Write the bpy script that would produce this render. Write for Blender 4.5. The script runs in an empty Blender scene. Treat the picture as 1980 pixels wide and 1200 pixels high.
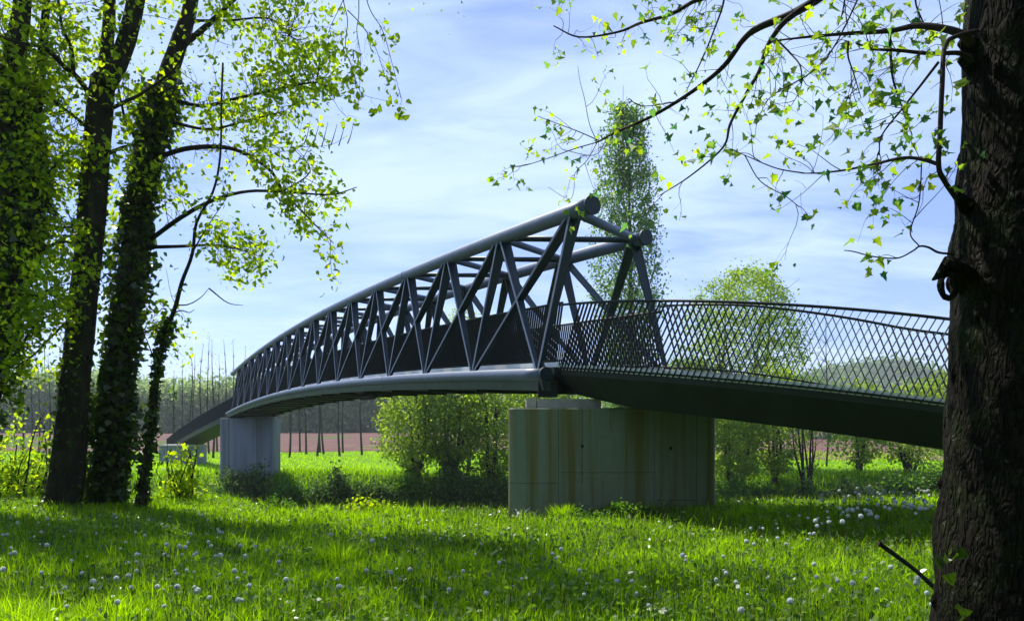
import bpy, math, random
import numpy as np
R = math.radians
rng = np.random.default_rng(7)
SC = bpy.context.scene
COL = SC.collection

# ------------------------------------------------------------------ camera
F = 1430.0; HX = 990.0; HY = 824.0; EYE = 1.6
cam_d = bpy.data.cameras.new('camera'); cam = bpy.data.objects.new('camera', cam_d); COL.objects.link(cam)
cam.location = (0, 0, EYE); cam.rotation_euler = (R(90), 0, 0)
cam_d.sensor_width = 36; cam_d.lens = 36 * F / 1980; cam_d.shift_y = (HY - 600) / 1980
cam_d.clip_start = 0.1; cam_d.clip_end = 6000
SC.camera = cam

# ------------------------------------------------------------------ light
SUN_EL, SUN_AZ = 55.0, -37.0          # azimuth measured from +Y, minus = to the left
sdir = np.array([math.sin(R(SUN_AZ)) * math.cos(R(SUN_EL)), math.cos(R(SUN_AZ)) * math.cos(R(SUN_EL)), math.sin(R(SUN_EL))])
sun_d = bpy.data.lights.new('sun', 'SUN'); sun_d.energy = 5.0; sun_d.angle = R(0.5); sun_d.color = (1, .95, .84)
sun = bpy.data.objects.new('sun', sun_d); COL.objects.link(sun)
from mathutils import Vector, Matrix
sun.rotation_euler = Vector(sdir).to_track_quat('Z', 'Y').to_euler(); sun.location = (-20, 40, 40)

SC.view_settings.view_transform = 'Standard'; SC.view_settings.look = 'None'
SC.view_settings.gamma = 1; SC.view_settings.exposure = 0.58
try:
    SC.cycles.max_bounces = 6; SC.cycles.transparent_max_bounces = 6
    SC.cycles.diffuse_bounces = 3; SC.cycles.transmission_bounces = 3; SC.cycles.glossy_bounces = 2
    SC.cycles.use_denoising = True
except Exception: pass

W = bpy.data.worlds.new('World'); SC.world = W; W.use_nodes = True
wn = W.node_tree.nodes; wl = W.node_tree.links; wn.clear()
def N(tree, typ, **kw):
    n = tree.nodes.new(typ)
    for k, v in kw.items():
        if k.startswith('i_'):
            key = k[2:]; key = int(key) if key.isdigit() else key.replace('_', ' ')
            n.inputs[key].default_value = v
        else: setattr(n, k, v)
    return n
wt = W.node_tree
sky = N(wt, 'ShaderNodeTexSky', sky_type='NISHITA'); sky.sun_disc = False
sky.sun_elevation = R(SUN_EL); sky.sun_rotation = R(SUN_AZ)
sky.air_density = 1.0; sky.dust_density = 0.15; sky.ozone_density = 2.5
tc = N(wt, 'ShaderNodeTexCoord')
sep = N(wt, 'ShaderNodeSeparateXYZ'); wl.new(tc.outputs['Generated'], sep.inputs[0])
# project the view direction on a cloud layer
zc = N(wt, 'ShaderNodeMath', operation='ADD', i_1=0.12); wl.new(sep.outputs['Z'], zc.inputs[0])
zm = N(wt, 'ShaderNodeMath', operation='MAXIMUM', i_1=0.04); wl.new(zc.outputs[0], zm.inputs[0])
dx = N(wt, 'ShaderNodeMath', operation='DIVIDE'); wl.new(sep.outputs['X'], dx.inputs[0]); wl.new(zm.outputs[0], dx.inputs[1])
dy = N(wt, 'ShaderNodeMath', operation='DIVIDE'); wl.new(sep.outputs['Y'], dy.inputs[0]); wl.new(zm.outputs[0], dy.inputs[1])
cmb = N(wt, 'ShaderNodeCombineXYZ'); wl.new(dx.outputs[0], cmb.inputs[0]); wl.new(dy.outputs[0], cmb.inputs[1])
mp = N(wt, 'ShaderNodeMapping'); mp.inputs['Rotation'].default_value = (0, 0, R(35)); mp.inputs['Scale'].default_value = (0.55, 1.25, 1)
mp.inputs['Location'].default_value = (3.1, 1.3, 0)
wl.new(cmb.outputs[0], mp.inputs[0])
n1 = N(wt, 'ShaderNodeTexNoise', i_Scale=0.9, i_Detail=7, i_Roughness=.55, i_Distortion=.7); wl.new(mp.outputs[0], n1.inputs['Vector'])
n2 = N(wt, 'ShaderNodeTexNoise', i_Scale=3.2, i_Detail=5, i_Roughness=.6, i_Distortion=1.1); wl.new(mp.outputs[0], n2.inputs['Vector'])
mm = N(wt, 'ShaderNodeMath', operation='MULTIPLY_ADD', i_1=.35); wl.new(n2.outputs[0], mm.inputs[0]); wl.new(n1.outputs[0], mm.inputs[2])
cr = N(wt, 'ShaderNodeValToRGB'); cr.color_ramp.elements[0].position = .58; cr.color_ramp.elements[1].position = .84
cr.color_ramp.elements[0].color = (.20, .20, .20, 1); cr.color_ramp.elements[1].color = (.88, .88, .88, 1)
wl.new(mm.outputs[0], cr.inputs[0])
tint = N(wt, 'ShaderNodeMix', data_type='RGBA', blend_type='MULTIPLY'); tint.inputs[0].default_value = 1
wl.new(sky.outputs[0], tint.inputs[6]); tint.inputs[7].default_value = (.86, .94, 1.44, 1)
mixc = N(wt, 'ShaderNodeMix', data_type='RGBA'); wl.new(cr.outputs[0], mixc.inputs[0]); wl.new(tint.outputs[2], mixc.inputs[6])
mixc.inputs[7].default_value = (6.2, 7.9, 10.6, 1)
bg = N(wt, 'ShaderNodeBackground', i_Strength=.084); wl.new(mixc.outputs[2], bg.inputs[0])
wo = N(wt, 'ShaderNodeOutputWorld'); wl.new(bg.outputs[0], wo.inputs[0])

# ------------------------------------------------------------------ helpers
def P(px, py, Y):
    """Point at distance Y seen at photo pixel (px, py)."""
    return np.array([(px - HX) * Y / F, Y, EYE + (HY - py) * Y / F])

def smooth(pts, n=6):
    pts = np.array(pts, float)
    if len(pts) < 3: return np.array([pts[0] + (pts[-1] - pts[0]) * t for t in np.linspace(0, 1, n + 1)])
    p = np.vstack([2 * pts[0] - pts[1], pts, 2 * pts[-1] - pts[-2]]); out = []
    for i in range(1, len(p) - 2):
        for t in np.linspace(0, 1, n, endpoint=False):
            a, b, c, d = p[i - 1], p[i], p[i + 1], p[i + 2]
            out.append(.5 * (2 * b + (c - a) * t + (2 * a - 5 * b + 4 * c - d) * t * t + (3 * b - a - 3 * c + d) * t ** 3))
    out.append(p[-2]); return np.array(out)

class MB:
    """collects shapes for ONE mesh object"""
    def __init__(s): s.v = []; s.f = []; s.n = 0; s.att = []
    def add(s, V, Fc, att=None):
        V = np.asarray(V, float); s.v.append(V)
        s.f += [tuple(int(i) + s.n for i in f) for f in Fc]; s.n += len(V)
    def tube(s, pts, rad, k=8, cap=True, wob=0, seed=0):
        pts = np.asarray(pts, float); n = len(pts); rad = np.broadcast_to(np.asarray(rad, float), (n,)) if np.ndim(rad) == 0 or len(np.atleast_1d(rad)) == n else np.interp(np.linspace(0, 1, n), np.linspace(0, 1, len(rad)), rad)
        T = np.gradient(pts, axis=0); T /= np.linalg.norm(T, axis=1)[:, None] + 1e-9
        up = np.array([0, 0, 1.]) if abs(T[0][2]) < .9 else np.array([0, 1., 0])
        U = np.cross(up, T[0]); U /= np.linalg.norm(U)
        a = np.linspace(0, 2 * np.pi, k, endpoint=False); V = []
        rr = np.random.default_rng(seed)
        ph = rr.uniform(0, 6.28, 4)
        for i in range(n):
            U = U - T[i] * U.dot(T[i]); U /= np.linalg.norm(U) + 1e-9; B = np.cross(T[i], U)
            r = rad[i] * (1 + wob * (np.sin(3 * a + ph[0] + i * .4) + .6 * np.sin(5 * a + ph[1] - i * .3) + .5 * rr.uniform(-1, 1, k)))
            V.append(pts[i] + np.outer(np.cos(a) * r, U) + np.outer(np.sin(a) * r, B))
        V = np.vstack(V); Fc = []
        for i in range(n - 1):
            for j in range(k):
                q = (j + 1) % k; Fc.append((i * k + j, i * k + q, (i + 1) * k + q, (i + 1) * k + j))
        if cap: Fc.append(tuple(range(k))[::-1]); Fc.append(tuple((n - 1) * k + j for j in range(k)))
        s.add(V, Fc)
    def box(s, lo, hi):
        x0, y0, z0 = lo; x1, y1, z1 = hi
        V = [(x0, y0, z0), (x1, y0, z0), (x1, y1, z0), (x0, y1, z0), (x0, y0, z1), (x1, y0, z1), (x1, y1, z1), (x0, y1, z1)]
        s.add(V, [(3, 2, 1, 0), (4, 5, 6, 7), (0, 1, 5, 4), (1, 2, 6, 5), (2, 3, 7, 6), (3, 0, 4, 7)])
    def hexa(s, V): s.add(V, [(3, 2, 1, 0), (4, 5, 6, 7), (0, 1, 5, 4), (1, 2, 6, 5), (2, 3, 7, 6), (3, 0, 4, 7)])
    def sweep(s, secs):
        """secs: list of closed cross sections with the same number of points"""
        k = len(secs[0]); n = len(secs); Fc = []
        for i in range(n - 1):
            for j in range(k):
                q = (j + 1) % k; Fc.append((i * k + j, i * k + q, (i + 1) * k + q, (i + 1) * k + j))
        Fc.append(tuple(range(k))[::-1]); Fc.append(tuple((n - 1) * k + j for j in range(k)))
        s.add(np.vstack(secs), Fc)
    def build(s, name, m, parent=None, smooth_sh=False):
        me = bpy.data.meshes.new(name); me.from_pydata(np.vstack(s.v).tolist(), [], s.f); me.materials.append(m); me.validate()
        if smooth_sh:
            me.polygons.foreach_set('use_smooth', np.ones(len(me.polygons), bool))
        return link(name, me, parent)

def link(name, me, parent=None):
    o = bpy.data.objects.new(name, me); COL.objects.link(o)
    if parent is not None:
        o.parent = parent; loc = Vector((0, 0, 0)); q = parent
        while q is not None: loc += q.location if q.parent is None else (q.matrix_parent_inverse.translation + q.location); q = q.parent
        o.matrix_parent_inverse = Matrix.Translation(-loc)
    return o
def empty(name, loc, label=None, cat=None, group=None):
    o = bpy.data.objects.new(name, None); COL.objects.link(o); o.location = tuple(float(c) for c in loc); o.empty_display_size = .2
    tag(o, label, cat, group); return o
def tag(o, label=None, cat=None, group=None, kind=None):
    if label: o['label'] = label
    if cat: o['category'] = cat
    if group: o['group'] = group
    if kind: o['kind'] = kind
    return o

def poly_mesh(name, V, k, tint, m, parent=None):
    """V (n*k,3): n separate k-gons, tint (n,) stored per face"""
    V = np.ascontiguousarray(V, dtype=np.float32); n = len(V) // k
    me = bpy.data.meshes.new(name); me.vertices.add(n * k); me.vertices.foreach_set('co', V.ravel())
    me.loops.add(n * k); me.loops.foreach_set('vertex_index', np.arange(n * k, dtype=np.int32))
    me.polygons.add(n); me.polygons.foreach_set('loop_start', np.arange(0, n * k, k, dtype=np.int32))
    try: me.polygons.foreach_set('loop_total', np.full(n, k, dtype=np.int32))
    except Exception: pass
    me.update(calc_edges=True)
    a = me.attributes.new('tint', 'FLOAT', 'FACE'); a.data.foreach_set('value', np.ascontiguousarray(tint, dtype=np.float32))
    me.materials.append(m); return link(name, me, parent)

SHAPES = {
 'oval': np.array([(0, 0), (.3, .35), (.22, .75), (0, 1), (-.22, .75), (-.3, .35)]),
 'lance': np.array([(0, 0), (.13, .4), (0, 1), (-.13, .4)]),
 'diamond': np.array([(0, 0), (.36, .5), (0, 1), (-.36, .5)]),
 'ivy': np.array([(0, 0), (.5, .1), (.38, .5), (0, 1), (-.38, .5), (-.5, .1)]),
 'maple': np.array([(0, 0), (.13, .12), (.36, .08), (.33, .32), (.50, .58), (.25, .62), (.17, .85), (0, 1.05), (-.17, .85), (-.25, .62), (-.50, .58), (-.33, .32), (-.36, .08), (-.13, .12)]),
}
def leaves(C, size, shape='oval', droop=.3, up=.0, curl=.18, r=None, dirs=None):
    """one polygon per leaf, stalk end at C, random direction; returns vertices"""
    r = r or rng; n = len(C); S = SHAPES[shape]; k = len(S)
    d = r.normal(size=(n, 3)) if dirs is None else dirs + r.normal(size=(n, 3)) * .35
    d[:, 2] -= droop; d /= np.linalg.norm(d, axis=1)[:, None]
    q = r.normal(size=(n, 3)); q[:, 2] += up; w = np.cross(d, q); w /= np.linalg.norm(w, axis=1)[:, None] + 1e-9
    nn = np.cross(w, d)
    sz = (size * r.uniform(.45, 1.3, n))[:, None, None]
    x = S[:, 0][None, :, None]; y = S[:, 1][None, :, None]
    V = C[:, None, :] + sz * (w[:, None, :] * x + d[:, None, :] * y + nn[:, None, :] * (curl * np.abs(x) * 2 - curl * y * y))
    return V.reshape(-1, 3), k

# ------------------------------------------------------------------ materials
def mat(name):
    m = bpy.data.materials.new(name); m.use_nodes = True; t = m.node_tree; t.nodes.clear()
    o = N(t, 'ShaderNodeOutputMaterial'); return m, t, o
def leaf_mat(name, c0, c1, tr, k=.5, spec=.3, rough=.5):
    m, t, o = mat(name)
    at = N(t, 'ShaderNodeAttribute', attribute_name='tint')
    mx = N(t, 'ShaderNodeMix', data_type='RGBA'); t.links.new(at.outputs['Fac'], mx.inputs[0])
    mx.inputs[6].default_value = (*c0, 1); mx.inputs[7].default_value = (*c1, 1)
    b = N(t, 'ShaderNodeBsdfPrincipled'); b.inputs['Roughness'].default_value = rough; b.inputs['Specular IOR Level'].default_value = spec
    t.links.new(mx.outputs[2], b.inputs['Base Color'])
    m2 = N(t, 'ShaderNodeMix', data_type='RGBA', blend_type='MULTIPLY'); m2.inputs[0].default_value = 1
    t.links.new(mx.outputs[2], m2.inputs[6]); m2.inputs[7].default_value = (*tr, 1)
    tl = N(t, 'ShaderNodeBsdfTranslucent'); t.links.new(m2.outputs[2], tl.inputs[0])
    ms = N(t, 'ShaderNodeMixShader'); ms.inputs[0].default_value = k
    t.links.new(b.outputs[0], ms.inputs[1]); t.links.new(tl.outputs[0], ms.inputs[2]); t.links.new(ms.outputs[0], o.inputs[0])
    return m
def plain(name, c, rough=.6, metal=0, spec=.5, var=.25, scale=3, bump=0, bscale=40, c2=None, stretch=(1, 1, 1)):
    m, t, o = mat(name)
    b = N(t, 'ShaderNodeBsdfPrincipled'); b.inputs['Roughness'].default_value = rough; b.inputs['Metallic'].default_value = metal
    b.inputs['Specular IOR Level'].default_value = spec
    tcn = N(t, 'ShaderNodeTexCoord'); mpn = N(t, 'ShaderNodeMapping'); mpn.inputs['Scale'].default_value = stretch
    t.links.new(tcn.outputs['Object'], mpn.inputs[0])
    nz = N(t, 'ShaderNodeTexNoise', i_Scale=scale, i_Detail=6, i_Roughness=.65); t.links.new(mpn.outputs[0], nz.inputs['Vector'])
    rp = N(t, 'ShaderNodeValToRGB'); rp.color_ramp.elements[0].position = .3; rp.color_ramp.elements[1].position = .7
    d = c2 or tuple(x * (1 + var) for x in c)
    rp.color_ramp.elements[0].color = (*[x * (1 - var) for x in c], 1); rp.color_ramp.elements[1].color = (*d, 1)
    t.links.new(nz.outputs[0], rp.inputs[0]); t.links.new(rp.outputs[0], b.inputs['Base Color'])
    if bump:
        n2 = N(t, 'ShaderNodeTexNoise', i_Scale=bscale, i_Detail=5, i_Roughness=.7); t.links.new(mpn.outputs[0], n2.inputs['Vector'])
        bp = N(t, 'ShaderNodeBump', i_Strength=bump, i_Distance=.03); t.links.new(n2.outputs[0], bp.inputs['Height']); t.links.new(bp.outputs[0], b.inputs['Normal'])
    t.links.new(b.outputs[0], o.inputs[0]); return m
M = {}
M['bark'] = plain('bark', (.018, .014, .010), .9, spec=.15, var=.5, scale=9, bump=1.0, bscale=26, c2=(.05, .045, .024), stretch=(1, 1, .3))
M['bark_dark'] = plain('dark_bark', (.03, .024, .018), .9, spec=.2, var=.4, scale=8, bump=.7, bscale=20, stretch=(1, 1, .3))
def bark(name, dark, moss, lich, sc=1.0):
    m, t, o = mat(name); L = t.links; b = N(t, 'ShaderNodeBsdfPrincipled'); b.inputs['Roughness'].default_value = .93; b.inputs['Specular IOR Level'].default_value = .12
    tcn = N(t, 'ShaderNodeTexCoord'); mpn = N(t, 'ShaderNodeMapping'); mpn.inputs['Scale'].default_value = (sc, sc, sc * .33); L.new(tcn.outputs['Object'], mpn.inputs[0])
    dn = N(t, 'ShaderNodeTexNoise', i_Scale=9, i_Detail=4); L.new(mpn.outputs[0], dn.inputs['Vector'])
    dm = N(t, 'ShaderNodeMix', data_type='RGBA'); dm.inputs[0].default_value = .22; L.new(mpn.outputs[0], dm.inputs[6]); L.new(dn.outputs['Color'], dm.inputs[7])
    vo = N(t, 'ShaderNodeTexVoronoi', i_Scale=24, feature='DISTANCE_TO_EDGE'); L.new(dm.outputs[2], vo.inputs['Vector'])
    rr = N(t, 'ShaderNodeValToRGB'); rr.color_ramp.elements[0].position = 0; rr.color_ramp.elements[1].position = .28; L.new(vo.outputs['Distance'], rr.inputs[0])
    c1 = N(t, 'ShaderNodeMix', data_type='RGBA'); L.new(rr.outputs[0], c1.inputs[0]); c1.inputs[6].default_value = (*[x * .35 for x in dark], 1); c1.inputs[7].default_value = (*dark, 1)
    mn = N(t, 'ShaderNodeTexNoise', i_Scale=4.5, i_Detail=6, i_Roughness=.7); L.new(tcn.outputs['Object'], mn.inputs['Vector'])
    mr = N(t, 'ShaderNodeValToRGB'); mr.color_ramp.elements[0].position = .50; mr.color_ramp.elements[1].position = .60; L.new(mn.outputs[0], mr.inputs[0])
    c2 = N(t, 'ShaderNodeMix', data_type='RGBA'); L.new(mr.outputs[0], c2.inputs[0]); L.new(c1.outputs[2], c2.inputs[6]); c2.inputs[7].default_value = (*moss, 1)
    ln = N(t, 'ShaderNodeTexNoise', i_Scale=22, i_Detail=3); L.new(tcn.outputs['Object'], ln.inputs['Vector'])
    lr = N(t, 'ShaderNodeValToRGB'); lr.color_ramp.elements[0].position = .66; lr.color_ramp.elements[1].position = .70; L.new(ln.outputs[0], lr.inputs[0])
    c3 = N(t, 'ShaderNodeMix', data_type='RGBA'); L.new(lr.outputs[0], c3.inputs[0]); L.new(c2.outputs[2], c3.inputs[6]); c3.inputs[7].default_value = (*lich, 1)
    L.new(c3.outputs[2], b.inputs['Base Color'])
    bp = N(t, 'ShaderNodeBump', i_Strength=1.0, i_Distance=.02); L.new(rr.outputs[0], bp.inputs['Height'])
    n3 = N(t, 'ShaderNodeTexNoise', i_Scale=70, i_Detail=5); L.new(mpn.outputs[0], n3.inputs['Vector'])
    b2 = N(t, 'ShaderNodeBump', i_Strength=.6, i_Distance=.01); L.new(n3.outputs[0], b2.inputs['Height']); L.new(bp.outputs[0], b2.inputs['Normal']); L.new(b2.outputs[0], b.inputs['Normal'])
    L.new(b.outputs[0], o.inputs[0]); return m
M['bark_moss'] = bark('mossy_bark', (.013, .0095, .006), (.013, .016, .004), (.05, .052, .038))
M['bark_far'] = plain('far_bark', (.06, .055, .045), .9, spec=.2, var=.3)
M['twig'] = plain('twig_bark', (.035, .022, .022), .8, spec=.2, var=.3)
M['leaf_left'] = leaf_mat('fresh_leaf', (.07, .15, .008), (.22, .30, .004), (3.4, 3.0, 1.0), .65)
M['leaf_right'] = leaf_mat('maple_leaf', (.03, .12, .05), (.24, .34, .008), (3.0, 2.7, 1.2), .6)
M['ivy'] = leaf_mat('ivy_leaf', (.012, .035, .006), (.06, .10, .006), (2.2, 2.4, .8), .35, .5, .35)
M['leaf_poplar'] = leaf_mat('poplar_leaf', (.06, .14, .04), (.14, .24, .04), (2.0, 2.0, 1.3), .5)
M['leaf_willow'] = leaf_mat('willow_leaf', (.11, .19, .025), (.23, .32, .035), (2.5, 2.4, 1.1), .5)
M['leaf_far'] = leaf_mat('far_leaf', (.07, .14, .03), (.16, .24, .035), (2.0, 2.1, 1.2), .45)
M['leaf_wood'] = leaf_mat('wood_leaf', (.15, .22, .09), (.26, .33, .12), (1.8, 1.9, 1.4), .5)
M['leaf_bush'] = leaf_mat('bush_leaf', (.035, .10, .012), (.12, .22, .012), (2.0, 2.2, 1.0), .45)
M['leaf_bramble'] = leaf_mat('bramble_leaf', (.03, .07, .02), (.11, .19, .03), (1.5, 1.6, 1.1), .35, .15, .6)
M['grass'] = leaf_mat('grass_blade', (.028, .085, .002), (.21, .35, .002), (2.8, 2.7, .5), .62, .25, .5)
M['seed_head'] = leaf_mat('seed_head_brown', (.02, .016, .01), (.07, .05, .025), (1.2, 1.1, 1), .2)
M['weed'] = leaf_mat('weed_leaf', (.03, .085, .012), (.17, .27, .03), (2.0, 2.0, 1.0), .45, .5, .35)
M['straw'] = leaf_mat('dry_straw', (.16, .13, .06), (.30, .24, .12), (1.3, 1.2, 1), .3)
M['paint'] = plain('blue_grey_paint', (.085, .115, .19), .5, metal=.0, spec=.45, var=.22, scale=3, bump=.08, bscale=30)
M['paint_web'] = plain('dark_grey_paint', (.012, .028, .036), .5, metal=.1, spec=.4, var=.12, scale=2)
M['paint_edge'] = plain('teal_grey_paint', (.055, .085, .085), .6, spec=.35, var=.25, scale=3)
M['paint_rail'] = plain('dark_green_paint', (.007, .013, .011), .6, spec=.35, var=.2, scale=3)
M['paint_girder'] = plain('girder_paint', (.018, .027, .016), .65, spec=.3, var=.2, scale=2)
M['kerb'] = plain('kerb_painted_glint', (.8, .82, .85), .35, metal=.0, var=.1)  # near-white base colour stands in for sun glint along the kerb
M['rubber'] = plain('black_rubber', (.01, .01, .01), .8, var=.2)
M['bare_twig'] = plain('pale_twig', (.10, .09, .09), .8, spec=.2, var=.2)
M['clock'] = leaf_mat('seed_down', (.85, .88, .88), (.95, .96, .95), (1, 1, 1), .55, .2, .8)
M['stem'] = plain('flower_stem', (.12, .15, .05), .6, var=.2)
M['petal'] = plain('yellow_petal', (.75, .5, .02), .6, var=.1)
M['deck_grit'] = plain('grit_deck', (.14, .14, .13), .9, var=.2, scale=30)
M['stone_pale'] = plain('pale_concrete', (.36, .35, .33), .85, var=.15, scale=5, bump=.2)

def concrete(name, base, stain, seams=(), vs=1.0):
    m, t, o = mat(name); L = t.links
    b = N(t, 'ShaderNodeBsdfPrincipled'); b.inputs['Roughness'].default_value = .85; b.inputs['Specular IOR Level'].default_value = .25
    tcn = N(t, 'ShaderNodeTexCoord')
    ms = N(t, 'ShaderNodeMapping'); ms.inputs['Scale'].default_value = (1.5 * vs, 1.5 * vs, .10)
    L.new(tcn.outputs['Object'], ms.inputs[0])
    st = N(t, 'ShaderNodeTexNoise', i_Scale=1.3, i_Detail=5, i_Roughness=.6); L.new(ms.outputs[0], st.inputs['Vector'])
    rp = N(t, 'ShaderNodeValToRGB'); rp.color_ramp.elements[0].position = .45; rp.color_ramp.elements[1].position = .61
    L.new(st.outputs[0], rp.inputs[0])
    fn = N(t, 'ShaderNodeTexNoise', i_Scale=6, i_Detail=8, i_Roughness=.7); L.new(tcn.outputs['Object'], fn.inputs['Vector'])
    c1 = N(t, 'ShaderNodeMix', data_type='RGBA'); L.new(fn.outputs[0], c1.inputs[0])
    c1.inputs[6].default_value = (*[x * .75 for x in base], 1); c1.inputs[7].default_value = (*[x * 1.2 for x in base], 1)
    c2 = N(t, 'ShaderNodeMix', data_type='RGBA'); sc = N(t, 'ShaderNodeMath', operation='MULTIPLY', i_1=.8); L.new(rp.outputs[0], sc.inputs[0])
    L.new(sc.outputs[0], c2.inputs[0]); L.new(c1.outputs[2], c2.inputs[6]); c2.inputs[7].default_value = (*stain, 1)
    last = c2.outputs[2]
    sx = N(t, 'ShaderNodeSeparateXYZ'); L.new(tcn.outputs['Object'], sx.inputs[0])
    for ax, pos, wd, lo, hi in seams:
        # formwork joint between 'lo' and 'hi' along the other axis
        c = N(t, 'ShaderNodeMath', operation='COMPARE', i_1=pos, i_2=wd); L.new(sx.outputs[ax], c.inputs[0])
        oth = 'Z' if ax == 'X' else 'X'
        g = N(t, 'ShaderNodeMath', operation='COMPARE', i_1=(lo + hi) / 2, i_2=(hi - lo) / 2); L.new(sx.outputs[oth], g.inputs[0])
        q = N(t, 'ShaderNodeMath', operation='MULTIPLY'); L.new(c.outputs[0], q.inputs[0]); L.new(g.outputs[0], q.inputs[1])
        q2 = N(t, 'ShaderNodeMath', operation='MULTIPLY', i_1=.6); L.new(q.outputs[0], q2.inputs[0])
        k = N(t, 'ShaderNodeMix', data_type='RGBA'); L.new(q2.outputs[0], k.inputs[0]); L.new(last, k.inputs[6]); k.inputs[7].default_value = (.03, .03, .02, 1); last = k.outputs[2]
    L.new(last, b.inputs['Base Color'])
    bp = N(t, 'ShaderNodeBump', i_Strength=.25, i_Distance=.02); L.new(fn.outputs[0], bp.inputs['Height']); L.new(bp.outputs[0], b.inputs['Normal'])
    L.new(b.outputs[0], o.inputs[0]); return m

# ------------------------------------------------------------------ terrain
def sstep(a, b, x): t = np.clip((x - a) / (b - a), 0, 1); return t * t * (3 - 2 * t)
def hz(X, Y):
    X = np.asarray(X, float); Y = np.asarray(Y, float)
    crest = 15.6 + .6 * np.sin(X * .35) + 3.2 * sstep(-4, -8, X) + 1.2 * sstep(5, 9, X)
    near = -.012 * np.clip(Y, -20, 30) + .05 * np.sin(X * .9 + 1) * np.sin(Y * .7) + .03 * np.sin(X * 2.3) * np.cos(Y * 1.9)
    near = near + .22 * np.exp(-((X - 6.5) / 2.2) ** 2 - ((Y - 13) / 2.6) ** 2) - .10 * np.exp(-((X + 1.5) / 3) ** 2 - ((Y - 13.5) / 3) ** 2)
    near = near + .05 * np.exp(-((X - 2) / 2) ** 2 - ((Y - 13) / 2) ** 2)
    d1 = sstep(0, 7.5, Y - crest)
    z = near * (1 - d1) + d1 * (-4.95 + .12 * np.sin(X * .8) * np.sin(Y * .6))
    e2 = 56.0 + 1.5 * np.sin(X * .13)
    d2 = sstep(0, 6.5, Y - e2)
    far = -2.45 + .06 * np.sin(X * .21) + .10 * np.sin(X * .05 + Y * .06) + 1.5 * sstep(115, 300, Y) + .05 * np.sin(Y * .5 + X * .3)
    far = far + np.where(Y > 300, (Y - 300) * .004, 0)
    return z * (1 - d2) + d2 * far
def grid_sheet(xs, ys, off=0.0):
    XX, YY = np.meshgrid(xs, ys); Z = hz(XX, YY) + off
    V = np.stack([XX, YY, Z], -1).reshape(-1, 3); nx = len(xs); Fc = []
    for j in range(len(ys) - 1):
        for i in range(nx - 1):
            a = j * nx + i; Fc.append((a, a + 1, a + nx + 1, a + nx))
    return V, Fc
xs = np.concatenate([np.linspace(-1500, -120, 24), np.linspace(-110, -22, 45), np.linspace(-20, 20, 90), np.linspace(22, 110, 45), np.linspace(120, 1500, 24)])
ys = np.concatenate([np.linspace(-40, 3, 10), np.linspace(3.6, 26, 80), np.linspace(27, 54, 16), np.linspace(55, 66, 24), np.linspace(68, 130, 30), np.linspace(140, 2000, 40)])
V, Fc = grid_sheet(xs, ys)

def ground_mat(name, a, b_, sc, c=None, bump=.6):
    m, t, o = mat(name); L = t.links
    b = N(t, 'ShaderNodeBsdfPrincipled'); b.inputs['Roughness'].default_value = .95; b.inputs['Specular IOR Level'].default_value = .1
    tcn = N(t, 'ShaderNodeTexCoord')
    n1_ = N(t, 'ShaderNodeTexNoise', i_Scale=sc, i_Detail=8, i_Roughness=.7); L.new(tcn.outputs['Object'], n1_.inputs['Vector'])
    n2_ = N(t, 'ShaderNodeTexNoise', i_Scale=sc * .08, i_Detail=4, i_Roughness=.6); L.new(tcn.outputs['Object'], n2_.inputs['Vector'])
    ad = N(t, 'ShaderNodeMath', operation='ADD'); L.new(n1_.outputs[0], ad.inputs[0]); L.new(n2_.outputs[0], ad.inputs[1])
    rp = N(t, 'ShaderNodeValToRGB'); e = rp.color_ramp.elements; e[0].position = .36; e[1].position = .64
    hf = N(t, 'ShaderNodeMath', operation='MULTIPLY', i_1=.5); L.new(ad.outputs[0], hf.inputs[0]); L.new(hf.outputs[0], rp.inputs[0])
    e[0].color = (*a, 1); e[1].color = (*b_, 1)
    if c: x = e.new(.5); x.color = (*c, 1)
    L.new(rp.outputs[0], b.inputs['Base Color'])
    bp = N(t, 'ShaderNodeBump', i_Strength=bump, i_Distance=.1); L.new(n1_.outputs[0], bp.inputs['Height']); L.new(bp.outputs[0], b.inputs['Normal'])
    L.new(b.outputs[0], o.inputs[0]); return m
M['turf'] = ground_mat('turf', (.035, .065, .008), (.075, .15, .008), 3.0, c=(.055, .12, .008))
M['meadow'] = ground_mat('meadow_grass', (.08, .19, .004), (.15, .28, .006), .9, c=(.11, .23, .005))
M['wood_floor'] = ground_mat('wood_floor', (.03, .045, .025), (.06, .08, .04), .1)
M['soil'] = ground_mat('bare_soil', (.11, .058, .05), (.16, .09, .075), 1.2, c=(.13, .07, .06))
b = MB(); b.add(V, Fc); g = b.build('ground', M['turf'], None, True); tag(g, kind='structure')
xs2 = np.concatenate([np.linspace(-260, -62, 40), np.linspace(-60, 60, 70), np.linspace(62, 260, 40)]); ys2 = np.concatenate([np.linspace(61.5, 70, 16), np.linspace(71, 150, 50)])
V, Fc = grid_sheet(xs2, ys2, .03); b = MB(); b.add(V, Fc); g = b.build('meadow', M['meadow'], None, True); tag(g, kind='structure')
# ploughed field beyond the meadow, its near edge running askew
rows = np.linspace(0, 1, 40) ** 1.4; Vv = []
xs3 = np.linspace(-330, 330, 100)
for r_ in rows:
    y0 = 119 - 34 * sstep(0, 40, xs3); yy = y0 + (305 - y0) * r_
    Vv.append(np.stack([xs3, yy, hz(xs3, yy) + .07], -1))
V = np.vstack(Vv); Fc = [(j * 100 + i, j * 100 + i + 1, (j + 1) * 100 + i + 1, (j + 1) * 100 + i) for j in range(39) for i in range(99)]
b = MB(); b.add(V, Fc); g = b.build('field', M['soil'], None, True); tag(g, kind='structure')
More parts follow.
